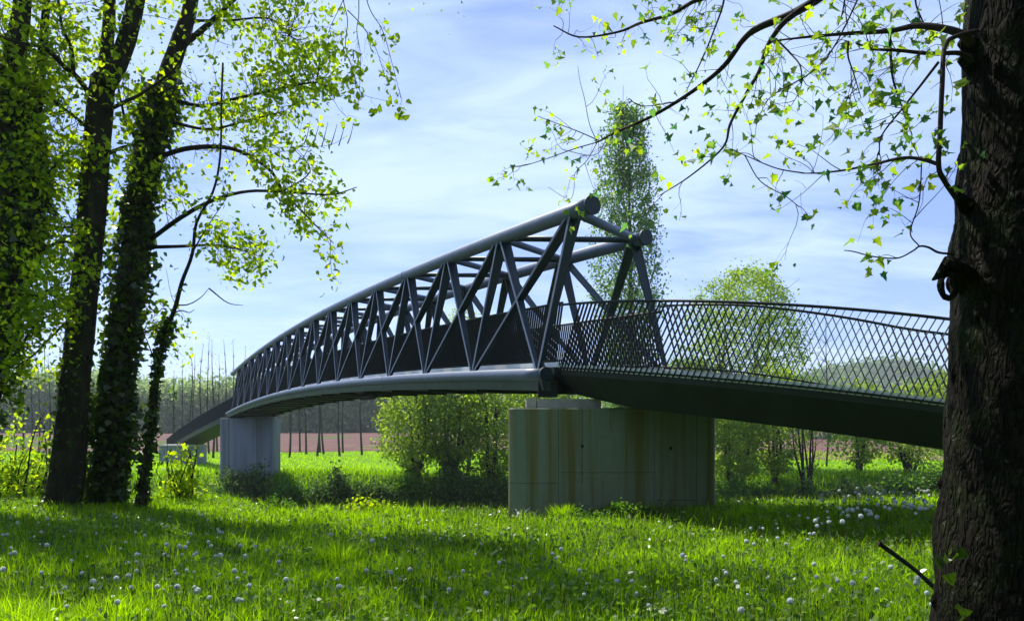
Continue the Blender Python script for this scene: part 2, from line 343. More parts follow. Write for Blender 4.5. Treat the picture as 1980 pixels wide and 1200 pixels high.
# river
m, t, o = mat('river_water'); bb = N(t, 'ShaderNodeBsdfPrincipled'); bb.inputs['Base Color'].default_value = (.02, .03, .015, 1); bb.inputs['Roughness'].default_value = .08
nz = N(t, 'ShaderNodeTexNoise', i_Scale=1.5, i_Detail=3); bp = N(t, 'ShaderNodeBump', i_Strength=.15); t.links.new(nz.outputs[0], bp.inputs['Height']); t.links.new(bp.outputs[0], bb.inputs['Normal']); t.links.new(bb.outputs[0], o.inputs[0])
b = MB(); b.add([(-300, 18, -4.6), (300, 18, -4.6), (300, 62, -4.6), (-300, 62, -4.6)], [(0, 1, 2, 3)]); tag(b.build('river_water', m), kind='structure')
# far wooded hill
hx = np.linspace(120, 1100, 60); hy = np.linspace(700, 1300, 30); XX, YY = np.meshgrid(hx, hy)
hh = 72 * np.exp(-((XX - 500) / 130) ** 2) * np.exp(-((YY - 950) / 170) ** 2) + 46 * np.exp(-((XX - 330) / 160) ** 2) * np.exp(-((YY - 950) / 170) ** 2)
hh = np.maximum(hh + 3 * np.sin(XX * .05) * np.sin(YY * .04), 0) - 4
V = np.stack([XX, YY, hh], -1).reshape(-1, 3); Fc = [(j * 60 + i, j * 60 + i + 1, (j + 1) * 60 + i + 1, (j + 1) * 60 + i) for j in range(29) for i in range(59)]
HILL = V.copy()
b = MB(); b.add(V, Fc); g = b.build('hill', M['wood_floor'], None, True); tag(g, kind='structure')

# ------------------------------------------------------------------ footbridge
S0 = np.array([65 * 15.2 / F, 15.2, 0]); U = np.array([-.46527, .88517, 0]); Vv_ = np.array([.88517, .46527, 0]); LEN = 52.37
ZUP = np.array([0, 0, 1.])
def zb(s): q = np.clip(s / LEN, -.05, 1.05); return EYE + 1.068 + 4 * .7228 * q * (1 - q)
def zt(s): q = np.clip(s / LEN, -.05, 1.05); return EYE + 4.374 + 4 * .808 * q * (1 - q)
def bp_(s, w, z): return S0 + U * s + Vv_ * w + ZUP * z
WR = 3.55
bridge = empty('footbridge', bp_(0, WR / 2, 0), 'blue grey steel truss footbridge arching over the river on two concrete piers', 'footbridge')
def chord(name, s0, s1, w, zf, rad, lab):
    ss = np.linspace(s0, s1, 70); mb = MB(); mb.tube([bp_(s, w, zf(s)) for s in ss], rad, 24)
    o = mb.build(name, M['paint'], bridge, True)
    for se, sg in ((s0, -1), (s1, 1)):
        c = MB(); p = bp_(se, w, zf(se)); c.tube([p + U * sg * -.02, p + U * sg * .035], rad * 1.13, 24); co = c.build('end_plate', M['paint_web'], o)
    for sj in np.linspace(s0, s1, 6)[1:-1]:
        c = MB(); p = bp_(sj, w, zf(sj)); q = bp_(sj + .07, w, zf(sj + .07)); c.tube([p, q], rad * 1.05, 24); c.build('splice_ring', M['paint'], o, True)
    o['label'] = lab
    return o
chord('top_chord', -1.1, 52.3, .4, zt, .165, 'upper chord tube on the near side of the truss')
chord('top_chord', .75, 52.9, 3.15, zt, .165, 'upper chord tube on the far side of the truss')
chord('bottom_chord', 0, 52.6, 0, zb, .138, 'lower chord tube on the near side of the truss')
chord('bottom_chord', .3, 53.0, WR, zb, .138, 'lower chord tube on the far side of the truss')
PAN = 3.27
def web(A, B, ain, bin_, wb, wt, th, name):
    """tapered plate from the lower node A to the upper node B; outer edge runs A-B, depth is measured inboard"""
    inb = np.array(ain) ; d = B - A; d /= np.linalg.norm(d)
    nrm = np.cross(d, inb); nrm /= np.linalg.norm(nrm); h = nrm * th / 2
    mb = MB()
    mb.hexa([A - h, A + inb * wb - h, A + inb * wb + h, A + h, B - h, B + inb * wt - h, B + inb * wt + h, B + h])
    # flange strip on the outer edge, its lighter paint imitates a lit edge
    e = -inb * .012; f2 = nrm * (th / 2 + .012)
    mb.hexa([A + e - f2, A + e * 0 - f2, A + e * 0 + f2, A + e + f2, B + e - f2, B - f2, B + f2, B + e + f2])
    o = mb.build(name, M['paint_web'], bridge); o.data.materials.append(M['paint'])
    for q in list(o.data.polygons)[-6:]: q.material_index = 1
    return o
for side in (0, 1):
    inb = Vv_ if side == 0 else -Vv_
    wB, wT = (0.0, .4) if side == 0 else (WR, 3.15)
    b0, t0 = (.2, -.45) if side == 0 else (.5, 1.1); gs = []
    for n in range(16):
        sB = b0 + PAN * n
        for sx, w_, zf, up in ((sB, wB, zb(sB), 1), (t0 + PAN * n, wT, zt(t0 + PAN * n), -1)):
            mb = MB(); hw_ = .24 if up > 0 else .20
            q = [bp_(sx - hw_, w_, zf + up * .10), bp_(sx + hw_, w_, zf + up * .10), bp_(sx + hw_ * .5, w_, zf + up * .27), bp_(sx - hw_ * .5, w_, zf + up * .27)]
            mb.hexa([p - inb * -.035 - inb * .055 for p in q] + [p - inb * -.035 - inb * .040 for p in q]); mb.build('gusset_plate', M['paint_web'], bridge)
        for dn in (-1, 0, 1):
            k = n + dn
            if not 0 <= k < 16: continue
            sB, sT = b0 + PAN * n, t0 + PAN * k
            A = bp_(sB + dn * .10, wB, zb(sB) + .12) - inb * .06; B = bp_(sT - dn * .16, wT, zt(sT) - .10) - inb * .10
            web(A, B, inb, inb, .08, .27, .035 if dn else .045, 'diagonal' if dn else 'web_post')
for n in range(16):
    a = bp_(-.45 + PAN * n, .4, zt(-.45 + PAN * n)); c = bp_(1.1 + PAN * n, 3.15, zt(1.1 + PAN * n))
    mb = MB(); mb.tube([a, c], .085 if n else .10, 14); mb.build('top_strut', M['paint'], bridge, True)
    if n < 15:
        a2 = bp_(-.45 + PAN * (n + 1), .4, zt(-.45 + PAN * (n + 1))); mb = MB(); mb.tube([a2, c], .07, 12); mb.build('top_brace', M['paint_web'], bridge, True)
# deck trough between the bottom chords
ss = np.linspace(.15, 52.2, 60)
mb = MB(); mb.sweep([[bp_(s, .30, zb(s) + .16), bp_(s, WR - .30, zb(s) + .16), bp_(s, WR - .30, zb(s) + .02), bp_(s, WR - .75, zb(s) - .34), bp_(s, .75, zb(s) - .34), bp_(s, .30, zb(s) + .02)] for s in ss]); mb.build('deck', M['paint_girder'], bridge)
for w0, w1 in ((-.02, .30), (WR - .30, WR + .02)):
    mb = MB(); mb.sweep([[bp_(s, w0, zb(s) - .10), bp_(s, w1, zb(s) - .10), bp_(s, w1, zb(s) - .33), bp_(s, w0 + (.07 if w0 < 1 else 0), zb(s) - .33)] for s in ss]); mb.build('edge_girder', M['paint_edge'], bridge)
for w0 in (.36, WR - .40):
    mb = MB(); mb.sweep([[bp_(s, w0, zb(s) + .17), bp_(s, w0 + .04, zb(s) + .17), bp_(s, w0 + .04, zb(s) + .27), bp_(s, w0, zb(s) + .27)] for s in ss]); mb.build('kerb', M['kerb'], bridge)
for n in range(17):
    s = .4 + PAN * n
    if s > 52.3: continue
    mb = MB(); V8 = [bp_(s - .04, .12, zb(s) - .10), bp_(s + .04, .12, zb(s) - .10), bp_(s + .04, WR - .12, zb(s) - .10), bp_(s - .04, WR - .12, zb(s) - .10)]
    V9 = [p + ZUP * -.30 for p in V8]; mb.hexa(V9 + V8); mb.build('crossbeam', M['paint_girder'], bridge)
mb = MB(); c = bp_(16.5, 1.2, zb(16.5) - .48); mb.tube([c - U * 1.3, c - U * .9, c + U * .9, c + U * 1.3], [.03, .12, .12, .03], 12); mb.build('drain_sump', M['rubber'], bridge, True)

def fence_bars(path, zlo, zhi, lean, step, name, parent, depth=.045, thick=.012, inward=None):
    """railing of flat slanted bars along a 3D path (rows of points at deck level), bars lean along the path"""
    path = np.asarray(path); seg = np.linalg.norm(np.diff(path[:, :2], axis=0), axis=1); L = np.concatenate([[0], np.cumsum(seg)])
    def at(l): return np.array([np.interp(l, L, path[:, i]) for i in range(3)])
    def tan(l): d = at(min(l + .1, L[-1])) - at(max(l - .1, 0)); d[2] = 0; return d / (np.linalg.norm(d) + 1e-9)
    mb = MB(); l = 0.03
    while l < L[-1] - .03:
        la, lb = l, l + lean
        if 0 <= lb <= L[-1]:
            A = at(la) + ZUP * zlo; B = at(lb) + ZUP * zhi; tt = tan((la + lb) / 2); nn = np.array([-tt[1], tt[0], 0])
            hx_ = tt * thick / 2; hn = nn * depth / 2
            mb.hexa([A - hx_ - hn, A + hx_ - hn, A + hx_ + hn, A - hx_ + hn, B - hx_ - hn, B + hx_ - hn, B + hx_ + hn, B - hx_ + hn])
        l += step
    return mb.build(name, M['paint_rail'], parent), at, L
def railing(path, lean, parent, step=.118, zlo=.02, zhi=1.25, lab=None, top=.025, mid=False):
    path = np.asarray(path)
    r = empty_part('railing', path[0], parent)
    if lab: r['label'] = lab
    bars, at, L = fence_bars(path, zlo, zhi, lean, step, 'slats', r)
    for nm, z, rr in (('handrail', zhi + .01, top), ('bottom_rail', zlo + .05, .018)):
        mb = MB(); mb.tube(path + ZUP * z, rr, 8); mb.build(nm, M['paint_rail'], r, True)
    return r
def empty_part(name, loc, parent):
    o = bpy.data.objects.new(name, None); COL.objects.link(o); o.parent = parent; o.matrix_parent_inverse = Matrix.Translation(-parent.location); o.location = tuple(map(float, loc)); return o
ss = np.linspace(.1, 52.2, 50)
for w, ln, lb in ((.47, .33, 'slatted parapet on the near side of the truss deck'), (WR - .47, -.33, 'slatted parapet on the far side of the truss deck')):
    railing([bp_(s, w, zb(s) + .24) for s in ss], -ln if w < 1 else -ln, bridge, step=.10, zhi=1.27, lab=lb)
for s, w in ((.35, .25), (.75, WR - .3), (52.0, .3), (52.3, WR - .3)):
    mb = MB(); p = bp_(s, w, zb(s)); zp = 37 if s < 10 else 9
    base = EYE + .62 if s < 10 else EYE + .72
    mb.box((p[0] - .2, p[1] - .2, base), (p[0] + .2, p[1] + .2, p[2] - .12)); mb.build('bearing', M['rubber'], bridge)

# ------------------------------------------------------------------ near approach span
def approach_curve():
    p = bp_(.05, .47, 0)[:2].copy(); out = []; dl = .25
    for i in range(76):
        l = i * dl
        z = 1.27 - .092 * min(l, 8) - .0042 * min(l, 8) ** 2 - .13 * max(0, l - 8)
        out.append([p[0], p[1], EYE + z]); th = R(-62 + 57 * min(1, l / 7.4) + 1.2 * max(0, l - 7.4))
        p += np.array([math.cos(th), math.sin(th)]) * dl
    return np.array(out)
near_e = approach_curve()
def offset(path, d):
    T = np.gradient(path, axis=0); T[:, 2] = 0; T /= np.linalg.norm(T, axis=1)[:, None]
    nrm = np.stack([-T[:, 1], T[:, 0], 0 * T[:, 0]], -1); return path + nrm * d
def bank(l): return np.minimum(.03 * l, .10)
far_e = offset(near_e, 2.55); far_e[:, 2] += bank(np.arange(len(far_e)) * .25)
app = empty('approach_span', near_e[0], 'dark green curved approach span with slatted railings sloping down behind the large trunk', 'approach span')
secs = []
Lp = np.linspace(0, 1, len(near_e))
for i in range(len(near_e)):
    a, c = offset(near_e, -.08)[i], offset(near_e, 2.63)[i]; c[2] += bank(i * .25); dp = .50 + .17 * min(1, i / 8); zz = ZUP
    secs.append([a - zz * .09, c - zz * .09, c - zz * .18, c + (a - c) * .14 - zz * (dp + .08), a + (c - a) * .12 - zz * (dp + .08), a - zz * .2])
mb = MB(); mb.sweep(secs); mb.build('box_girder', M['paint_girder'], app)
mb = MB(); dk = offset(near_e, 2.5); dk[:, 2] += bank(np.arange(len(dk)) * .25); secs = [[a, c, c - ZUP * .07, a - ZUP * .07] for a, c in zip(offset(near_e, .03), dk)]; mb.sweep([[p - ZUP * .02 for p in s_] for s_ in secs]); mb.build('deck', M['deck_grit'], app)
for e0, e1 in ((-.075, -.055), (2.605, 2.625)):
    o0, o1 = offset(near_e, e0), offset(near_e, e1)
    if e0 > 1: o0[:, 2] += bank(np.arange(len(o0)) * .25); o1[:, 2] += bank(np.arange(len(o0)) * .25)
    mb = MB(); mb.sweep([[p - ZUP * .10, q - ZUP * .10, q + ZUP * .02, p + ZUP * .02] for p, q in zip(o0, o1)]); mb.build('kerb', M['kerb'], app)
railing(offset(near_e, -.09), .70, app, lab='slatted railing on the near side of the curved deck', zlo=-.1)
railing(far_e, -.55, app, step=.15, zhi=1.42, lab='slatted railing on the far side of the curved deck')

# far approach span and its abutment
q0 = bp_(52.3, .47, zb(52.3) + .15)
fe = smooth([q0, P(408, 817, 67), P(375, 834, 75), P(345, 852, 84), P(322, 868, 94)], 8)
fapp = empty('approach_span', fe[0], 'dark approach span descending from the far end of the truss', 'approach span')
mb = MB(); mb.sweep([[a, c, c - ZUP * .42, a - ZUP * .42] for a, c in zip(fe, offset(fe, -2.6))]); mb.build('box_girder', M['paint_girder'], fapp)
railing(fe, .3, fapp, step=.13, lab='slatted railing on the river side of the far span'); railing(offset(fe, -2.6), -.3, fapp, step=.13, lab='slatted railing on the meadow side of the far span')
# tag railings that share look are parts

def pier(name, px0, px1, ytop, Y, depth, zbot, label, m, rnd):
    x0, x1 = (px0 - HX) * Y / F, (px1 - HX) * Y / F; zt_ = EYE + (HY - ytop) * Y / F
    cx = (x0 + x1) / 2; hw = (x1 - x0) / 2
    r = empty(name, (cx, Y + depth / 2, zbot), label, 'bridge pier', 'concrete piers carrying the footbridge')
    pts = []
    for cxs, cys, a0 in ((hw - rnd, 0 + rnd, -90), (hw - rnd, depth - rnd, 0), (-hw + rnd, depth - rnd, 90), (-hw + rnd, rnd, 180)):
        for a in np.linspace(a0, a0 + 90, 6): pts.append((cxs + rnd * math.cos(R(a)), cys + rnd * math.sin(R(a))))
    s1 = [(x, y, zbot) for x, y in pts]; s2 = [(x, y, zt_ - .03) for x, y in pts]; s3 = [(x * .995, depth / 2 + (y - depth / 2) * .97, zt_) for x, y in pts]
    mb = MB(); mb.sweep([np.array(s) for s in (s1, s2, s3)])
    o = mb.build('shaft', m, None, False); o.location = (cx, Y, 0)
    o.parent = r; o.matrix_parent_inverse = Matrix.Translation(-r.location)
    return r, cx, zt_
Yp = 14.9; k_ = Yp / F; pcx = (1184.5 - HX) * k_
def pxo(px): return (px - HX) * k_ - pcx
def pz(py): return EYE + (HY - py) * k_
seams = [('X', pxo(1080), .007, -2, pz(785)), ('X', pxo(1126), .009, pz(935), pz(790)), ('X', pxo(1181), .006, pz(830), pz(785)), ('X', pxo(1347), .007, -2, pz(790)),
         ('X', pxo(1265), .006, -2, pz(790)), ('Z', pz(934), .007, pxo(980), pxo(1078)), ('Z', pz(913), .006, pxo(1080), pxo(1265)), ('Z', pz(966), .006, pxo(1265), pxo(1347))]
M['pier_near'] = concrete('stained_concrete', (.21, .245, .175), (.15, .12, .02), seams, 1.5)
M['pier_far'] = concrete('grey_concrete', (.22, .24, .29), (.14, .15, .15), [('X', .9, .03, -5, 9), ('X', -1.4, .03, -5, 9)], .7)
pn, cx, zt_n = pier('bridge_pier', 983, 1386, 788, 14.9, 1.5, -2.5, 'wide stained concrete pier standing in the grass under the near end of the truss', M['pier_near'], .16)
mb = MB()
mb.box((pxo(1040) + cx, Yp + .25, zt_n), (pxo(1165) + cx, Yp + 1.2, zt_n + .19)); mb.build('bearing_plinth', M['stone_pale'], pn)
mb = MB(); mb.box((pxo(1018) + cx, Yp + .3, zt_n), (pxo(1038) + cx, Yp + .9, zt_n + .20)); mb.build('plinth_block', M['stone_pale'], pn)
for px, py in ((1126, 862), (1297, 866)):
    mb = MB(); c = np.array([pxo(px) + cx, Yp - .004, pz(py)]); mb.tube([c, c + np.array([0, .03, 0])], .035, 10); mb.build('tie_hole', M['rubber'], pn)
pf, cx2, zt_f = pier('bridge_pier', 423, 528, 808, 60.4, 2.2, -5.2, 'pale blue grey concrete pier on the far river bank', M['pier_far'], .35)
mb = MB(); mb.box((cx2 - .3, 60.9, zt_f), (cx2 + 1.7, 62.2, zt_f + .22)); mb.build('bearing_plinth', M['stone_pale'], pf)
ab = empty('abutment', P(348, 885, 80), 'low concrete abutment block in the meadow below the far span', 'abutment')
a0, a1 = P(312, 862, 80), P(385, 888, 80)
mb = MB(); mb.box((a0[0], 79.5, -3), (a1[0], 82, a0[2])); mb.build('wall', M['pier_far'], ab); mb = MB(); mb.box((a0[0] - .1, 79.4, a0[2]), (a1[0] + .1, 82.1, a0[2] + .15)); mb.build('coping', M['stone_pale'], ab)
#@@TREES
# ------------------------------------------------------------------ trees near the camera
def PL(rows, n=5):
    """rows of (px, py, distance)"""
    return smooth([P(*r_) for r_ in rows], n)
def droop_path(a, b, sag, r, n=7, wob=.04):
    t = np.linspace(0, 1, n)[:, None]; L = np.linalg.norm(b - a)
    q1, q2 = r.normal(size=3), r.normal(size=3); p = a + (b - a) * t + (np.sin(np.pi * t) * q1 + np.sin(2 * np.pi * t) * q2 * .6) * wob * L; p[:, 2] += -sag * L * (t[:, 0] ** 2 - t[:, 0]) * 1.0
    return p
class Tree:
    def __init__(s, name, loc, label, cat, group=None, seed=1):
        s.o = empty(name, loc, label, cat, group); s.tr = MB(); s.br = MB(); s.C = []; s.I = []; s.r = np.random.default_rng(seed); s.limbs = []
        s.k = 0
    def trunk(s, path, rad, k=14, wob=.06):
        s.tr.tube(path, rad, k, True, wob, s.k); s.k += 1
    def limb(s, path, r0, r1, k=6, reg=True):
        path = np.asarray(path); rad = np.linspace(r0, r1, len(path)); s.br.tube(path, rad, k, True, .05, s.k); s.k += 1
        if reg: s.limbs.append(path)
    def twigs(s, path, n, ln, r0=.008, t0=.15, leafn=8, spread=.16, down=.2, sub=2, out=None):
        """side shoots along a limb, each carrying leaf clusters"""
        path = np.asarray(path); m = len(path)
        for i in range(n):
            u = s.r.uniform(t0, 1) * (m - 1); j = min(int(u), m - 2); a = path[j] + (path[j + 1] - path[j]) * (u - j)
            T = path[j + 1] - path[j]; T /= np.linalg.norm(T) + 1e-9
            d = s.r.normal(size=3); d -= T * d.dot(T) * .6; d /= np.linalg.norm(d); d = d + T * .7 + np.array([0, 0, -down]); d /= np.linalg.norm(d)
            L = ln * s.r.uniform(.4, 1.3); b = a + d * L; p = droop_path(a, b, .1, s.r, 6, .07)
            s.br.tube(p, np.linspace(r0, r0 * .35, 6), 4, False)
            for q in range(sub):
                v = s.r.uniform(.35, 1); c0 = a + (b - a) * v; dd = d + s.r.normal(size=3) * .7; dd /= np.linalg.norm(dd); c1 = c0 + dd * L * .45 * s.r.uniform(.4, 1)
                s.br.tube(droop_path(c0, c1, .1, s.r, 4, .06), np.linspace(r0 * .5, r0 * .25, 4), 3, False)
                s.cl(c1, leafn, spread)
            s.cl(b, leafn, spread)
    def cl(s, c, n, spread):
        n = int(max(1, s.r.poisson(n)));
        s.C.append(c + s.r.normal(size=(n, 3)) * spread * .5)
    def blob(s, c, rx, ry, rz, n, leafn, spread, reach=3.5, tw=.009):
        """clusters spread through a volume, tied to the nearest limb by thin twigs"""
        c = np.asarray(c); allp = np.vstack(s.limbs)
        for i in range(n):
            d = s.r.normal(size=3); d /= np.linalg.norm(d); q = c + d * s.r.uniform(.2, 1) ** .5 * np.array([rx, ry, rz])
            s.cl(q, leafn, spread)
            dist = np.linalg.norm(allp - q, axis=1); j = int(np.argmin(dist + s.r.uniform(0, .6, len(dist))))
            if dist[j] < reach and s.r.random() < .9: s.br.tube(droop_path(allp[j], q, .25, s.r, 6, .09), np.linspace(tw, tw * .3, 6), 4, False)
    def ivy(s, path, rad, n, out=.16, t0=0, t1=1):
        path = np.asarray(path); m = len(path); rad = np.interp(np.linspace(0, 1, m), np.linspace(0, 1, len(rad)), rad)
        u = s.r.uniform(t0, t1, n) * (m - 1)
        lump = .6 + .4 * np.sin(u * 1.7) + .5 * np.sin(u * .63 + 2); j = np.minimum(u.astype(int), m - 2); fr = (u - j)[:, None]
        base = path[j] * (1 - fr) + path[j + 1] * fr; a = s.r.uniform(0, 6.283, n); rr = np.interp(u, range(m), rad) + np.abs(s.r.normal(size=n)) * out * np.clip(lump, .25, 2)
        s.I.append(base + np.stack([np.cos(a) * rr, np.sin(a) * rr, s.r.normal(size=n) * .06], -1))
    def finish(s, mt, ml, size, shape='oval', isize=.11, mb_=None, droop=.3, curl=.3):
        if s.tr.n: s.tr.build('trunk', mt, s.o, True)
        if s.br.n: s.br.build('branches', mb_ or mt, s.o, True)
        if s.C:
            C = np.vstack(s.C); V, k = leaves(C, size, shape, droop, curl=curl, r=s.r); poly_mesh('crown', V, k, s.r.random(len(C)) ** 1.2, ml, s.o)
        if s.I:
            C = np.vstack(s.I); V, k = leaves(C, isize, 'ivy', .5, r=s.r); poly_mesh('ivy', V, k, s.r.random(len(C)), M['ivy'], s.o)
        return s.o

D = 16.0; GL = 'tall ivy clad trees on the left bank'
def gz(x, y): return float(hz(x, y))
# --- tree with the tall forked trunk
p = P(122, 965, 15.2); T = Tree('riverside_tree', (p[0], p[1], gz(p[0], p[1])), 'tall dark tree with a thick bare trunk forking high up', 'tree', GL, 3)
tk = PL([(118, 1000, 15.2), (122, 960, 15.2), (138, 830, 15.3), (150, 700, 15.4), (165, 540, 15.5), (180, 380, 15.6), (194, 210, 15.7), (199, 150, 15.8)])
T.trunk(tk, [.42, .34, .30, .27, .265, .26, .26, .24])
fa = PL([(196, 190, 15.7), (205, 100, 15.8), (212, 0, 16), (214, -200, 16.3), (205, -420, 16.8)]); fb = PL([(200, 170, 15.7), (233, 110, 15.7), (262, 0, 15.6), (292, -220, 15.5), (330, -480, 15.2)])
T.trunk(fa, [.15, .13, .12, .09, .05], 10); T.trunk(fb, [.22, .19, .18, .14, .06], 10)
T.limbs += [fa, fb]
for rows, r0, r1 in [([(178, 190, 15.6), (150, 150, 15.4), (125, 130, 15.1), (85, 92, 14.8), (40, 84, 14.5), (-30, 60, 14.2)], .06, .03),
                     ([(172, 250, 15.6), (140, 222, 15.3), (110, 200, 15.2), (75, 165, 15)], .04, .015),
                     ([(142, 145, 15.3), (138, 95, 15.2), (120, 50, 15), (112, -10, 14.8)], .045, .02),
                     ([(205, 215, 15.6), (245, 195, 15.5), (275, 180, 15.2), (340, 130, 14.6), (370, 60, 14.2)], .045, .015),
                     ([(205, 300, 15.6), (235, 285, 15.4), (262, 280, 15.2)], .04, .02),
                     ([(152, 440, 15.5), (120, 440, 15.2), (85, 442, 15)], .03, .02), ([(152, 458, 15.5), (120, 455, 15.6), (60, 462, 15.6)], .025, .015),
                     ([(140, 610, 15.5), (100, 650, 15), (60, 690, 14.7), (20, 710, 14.4)], .03, .01),
                     ([(212, -150, 16.2), (150, -200, 15), (60, -220, 13.5), (-50, -200, 12.5)], .07, .02),
                     ([(290, -220, 15.5), (370, -260, 14.5), (480, -240, 13.4), (600, -180, 12.6), (690, -90, 12.2)], .07, .02),
                     ([(310, -350, 15.3), (450, -420, 15), (620, -440, 14.6), (800, -380, 14.2)], .07, .02)]:
    l = PL(rows); T.limb(l, r0, r1, 7); T.twigs(l, 8, .8, .009, leafn=7, spread=.35)
for px, py, y, rx, ry, rz, n in [(60, 60, 15, 1.1, 1.2, .9, 62), (150, 120, 15.2, .8, 1, .9, 20), (80, 230, 15, .9, 1, .8, 34), (250, 100, 15.6, .8, 1, .9, 12), (90, 330, 15.2, .9, 1, .6, 30),
                                 (200, -120, 15.5, 2.4, 2.2, 1.6, 130), (420, -200, 14.8, 2.4, 2.2, .9, 50), (330, -380, 15.5, 3.2, 2.4, 1.4, 90), (30, 420, 15.2, .8, 1, .5, 26)]:
    T.blob(P(px, py, y), rx, ry, rz, n, 14, .45)
# fine hanging sprays in the open sky
for rows in [[(660, -60, 12.4), (664, 0, 12.4), (672, 40, 12.3), (668, 90, 12.3), (680, 130, 12.2), (700, 180, 12.2), (745, 195, 12.1)], [(690, -90, 12.2), (694, 20, 12.2), (690, 60, 12.2), (697, 110, 12.2), (694, 200, 12.1)],
             [(690, -90, 12.2), (712, 10, 12.1), (740, 60, 12), (760, 130, 12), (775, 190, 12)], [(664, 0, 12.4), (640, 50, 12.5), (630, 80, 12.5)], [(672, 20, 12.3), (700, 50, 12.2), (725, 90, 12.1), (742, 140, 12.1)]]:
    l = PL(rows); T.limb(l, .009, .003, 4, False)
    T.twigs(l, 9, .32, .003, leafn=2, spread=.10, down=1.0, sub=1, t0=.35)
T.ivy(tk, [.34, .3, .27, .26], 700, .08, .05, .75)
T.finish(M['bark'], M['leaf_left'], .128, mb_=M['bark_dark'])

# --- ivy clad leaning tree
p = P(203, 960, 16); T = Tree('riverside_tree', (p[0], p[1], gz(p[0], p[1])), 'leaning tree thickly wrapped in ivy with long boughs reaching towards the bridge', 'tree', GL, 5)
tk = PL([(196, 1000, 16), (205, 950, 16), (218, 820, 16), (232, 700, 16.1), (255, 500, 16.3), (285, 300, 16.4), (318, 170, 16.4), (350, 70, 16.4), (370, 0, 16.5), (398, -220, 16.7), (430, -420, 17)])
T.trunk(tk, [.40, .33, .28, .24, .24, .25, .21, .17, .15, .10, .05]); T.limbs.append(tk[-20:])
boughs = [([(345, 95, 16.4), (400, 50, 16), (430, 22, 15.8), (462, -8, 15.5), (560, -80, 15)], .07, .03, 16),
          ([(292, 462, 16.3), (350, 420, 16), (410, 388, 15.6), (480, 370, 15.2), (560, 372, 14.8), (640, 376, 14.5), (690, 362, 14.3)], .055, .008, 12),
          ([(300, 305, 16.4), (370, 286, 16), (450, 288, 15.7), (518, 325, 15.4), (550, 372, 15.2), (600, 425, 15), (645, 470, 14.8)], .06, .008, 17),
          ([(322, 190, 16.4), (390, 205, 16), (450, 192, 15.7), (540, 172, 15.4), (610, 160, 15.2), (640, 175, 15)], .05, .01, 20),
          ([(310, 230, 16.4), (400, 250, 16), (470, 235, 15.6), (550, 215, 15.2)], .04, .01, 14),
          ([(285, 478, 16.3), (350, 476, 16), (410, 474, 15.7), (455, 480, 15.5), (505, 497, 15.3)], .045, .008, 18),
          ([(300, 300, 16.4), (250, 250, 16), (235, 200, 15.9), (225, 150, 15.6)], .04, .015, 10),
          ([(240, 660, 16.1), (285, 640, 16), (330, 630, 15.8)], .03, .008, 9),
          ([(360, 40, 16.5), (440, 40, 16), (520, 36, 15.6), (560, 70, 15.3)], .035, .008, 20),
          ([(398, -200, 16.7), (500, -260, 16), (640, -250, 15), (780, -200, 14)], .07, .02, 18),
          ([(545, 372, 15), (600, 330, 15), (560, 280, 15)], .015, .006, 8)]
for rows, r0, r1, n in boughs:
    l = PL(rows); T.limb(l, r0, r1, 7); T.twigs(l, n, .65, .008, leafn=8, spread=.26, t0=.2)
for px, py, y, rx, ry, rz, n, ln in [(575, 150, 15.2, .75, .7, .40, 40, 13), (480, 215, 15.6, .7, .8, .25, 16, 10), (510, 90, 15.6, 1.0, 1, .6, 14, 7), (600, 30, 15.2, .6, .7, .3, 12, 9), (430, 150, 15.8, .8, 1, .5, 12, 8),
                                     (300, 340, 16.3, .6, .6, .8, 30, 10), (240, 430, 16.4, .35, .5, 1.2, 34, 10), (400, 290, 16, .8, .8, .35, 12, 7), (560, 350, 15.2, .4, .5, .3, 12, 9),
                                     (600, 400, 15, .35, .4, .35, 10, 7), (460, 480, 15.6, .5, .5, .14, 14, 9), (330, 200, 16.4, .5, .6, .8, 34, 10), (520, -260, 15.6, 2.0, 2, 1.0, 40, 12), (400, -300, 16.6, 2.5, 2.2, 1.4, 90, 12), (520, 270, 15.4, .5, .5, .3, 14, 8), (640, 110, 15, .35, .4, .8, 14, 6)]:
    T.blob(P(px, py, y), rx, ry, rz, n, ln, .42)
# catkin like hanging tips
for px in (588, 605, 622, 640, 655, 672):
    l = PL([(px, 278 + (px % 7), 15), (px + 6, 262, 15), (px + 12, 240 - (px % 5) * 2, 15)], 3); T.limb(l, .012, .004, 4, False)
l = PL([(520, 285, 15.2), (590, 284, 15.1), (640, 280, 15), (672, 262, 15)], 3); T.limb(l, .007, .003, 4, False)
T.ivy(tk, [.34, .28, .24, .22, .2], 6800, .15, .03, .60)
T.finish(M['bark_dark'], M['leaf_left'], .128, isize=.13)

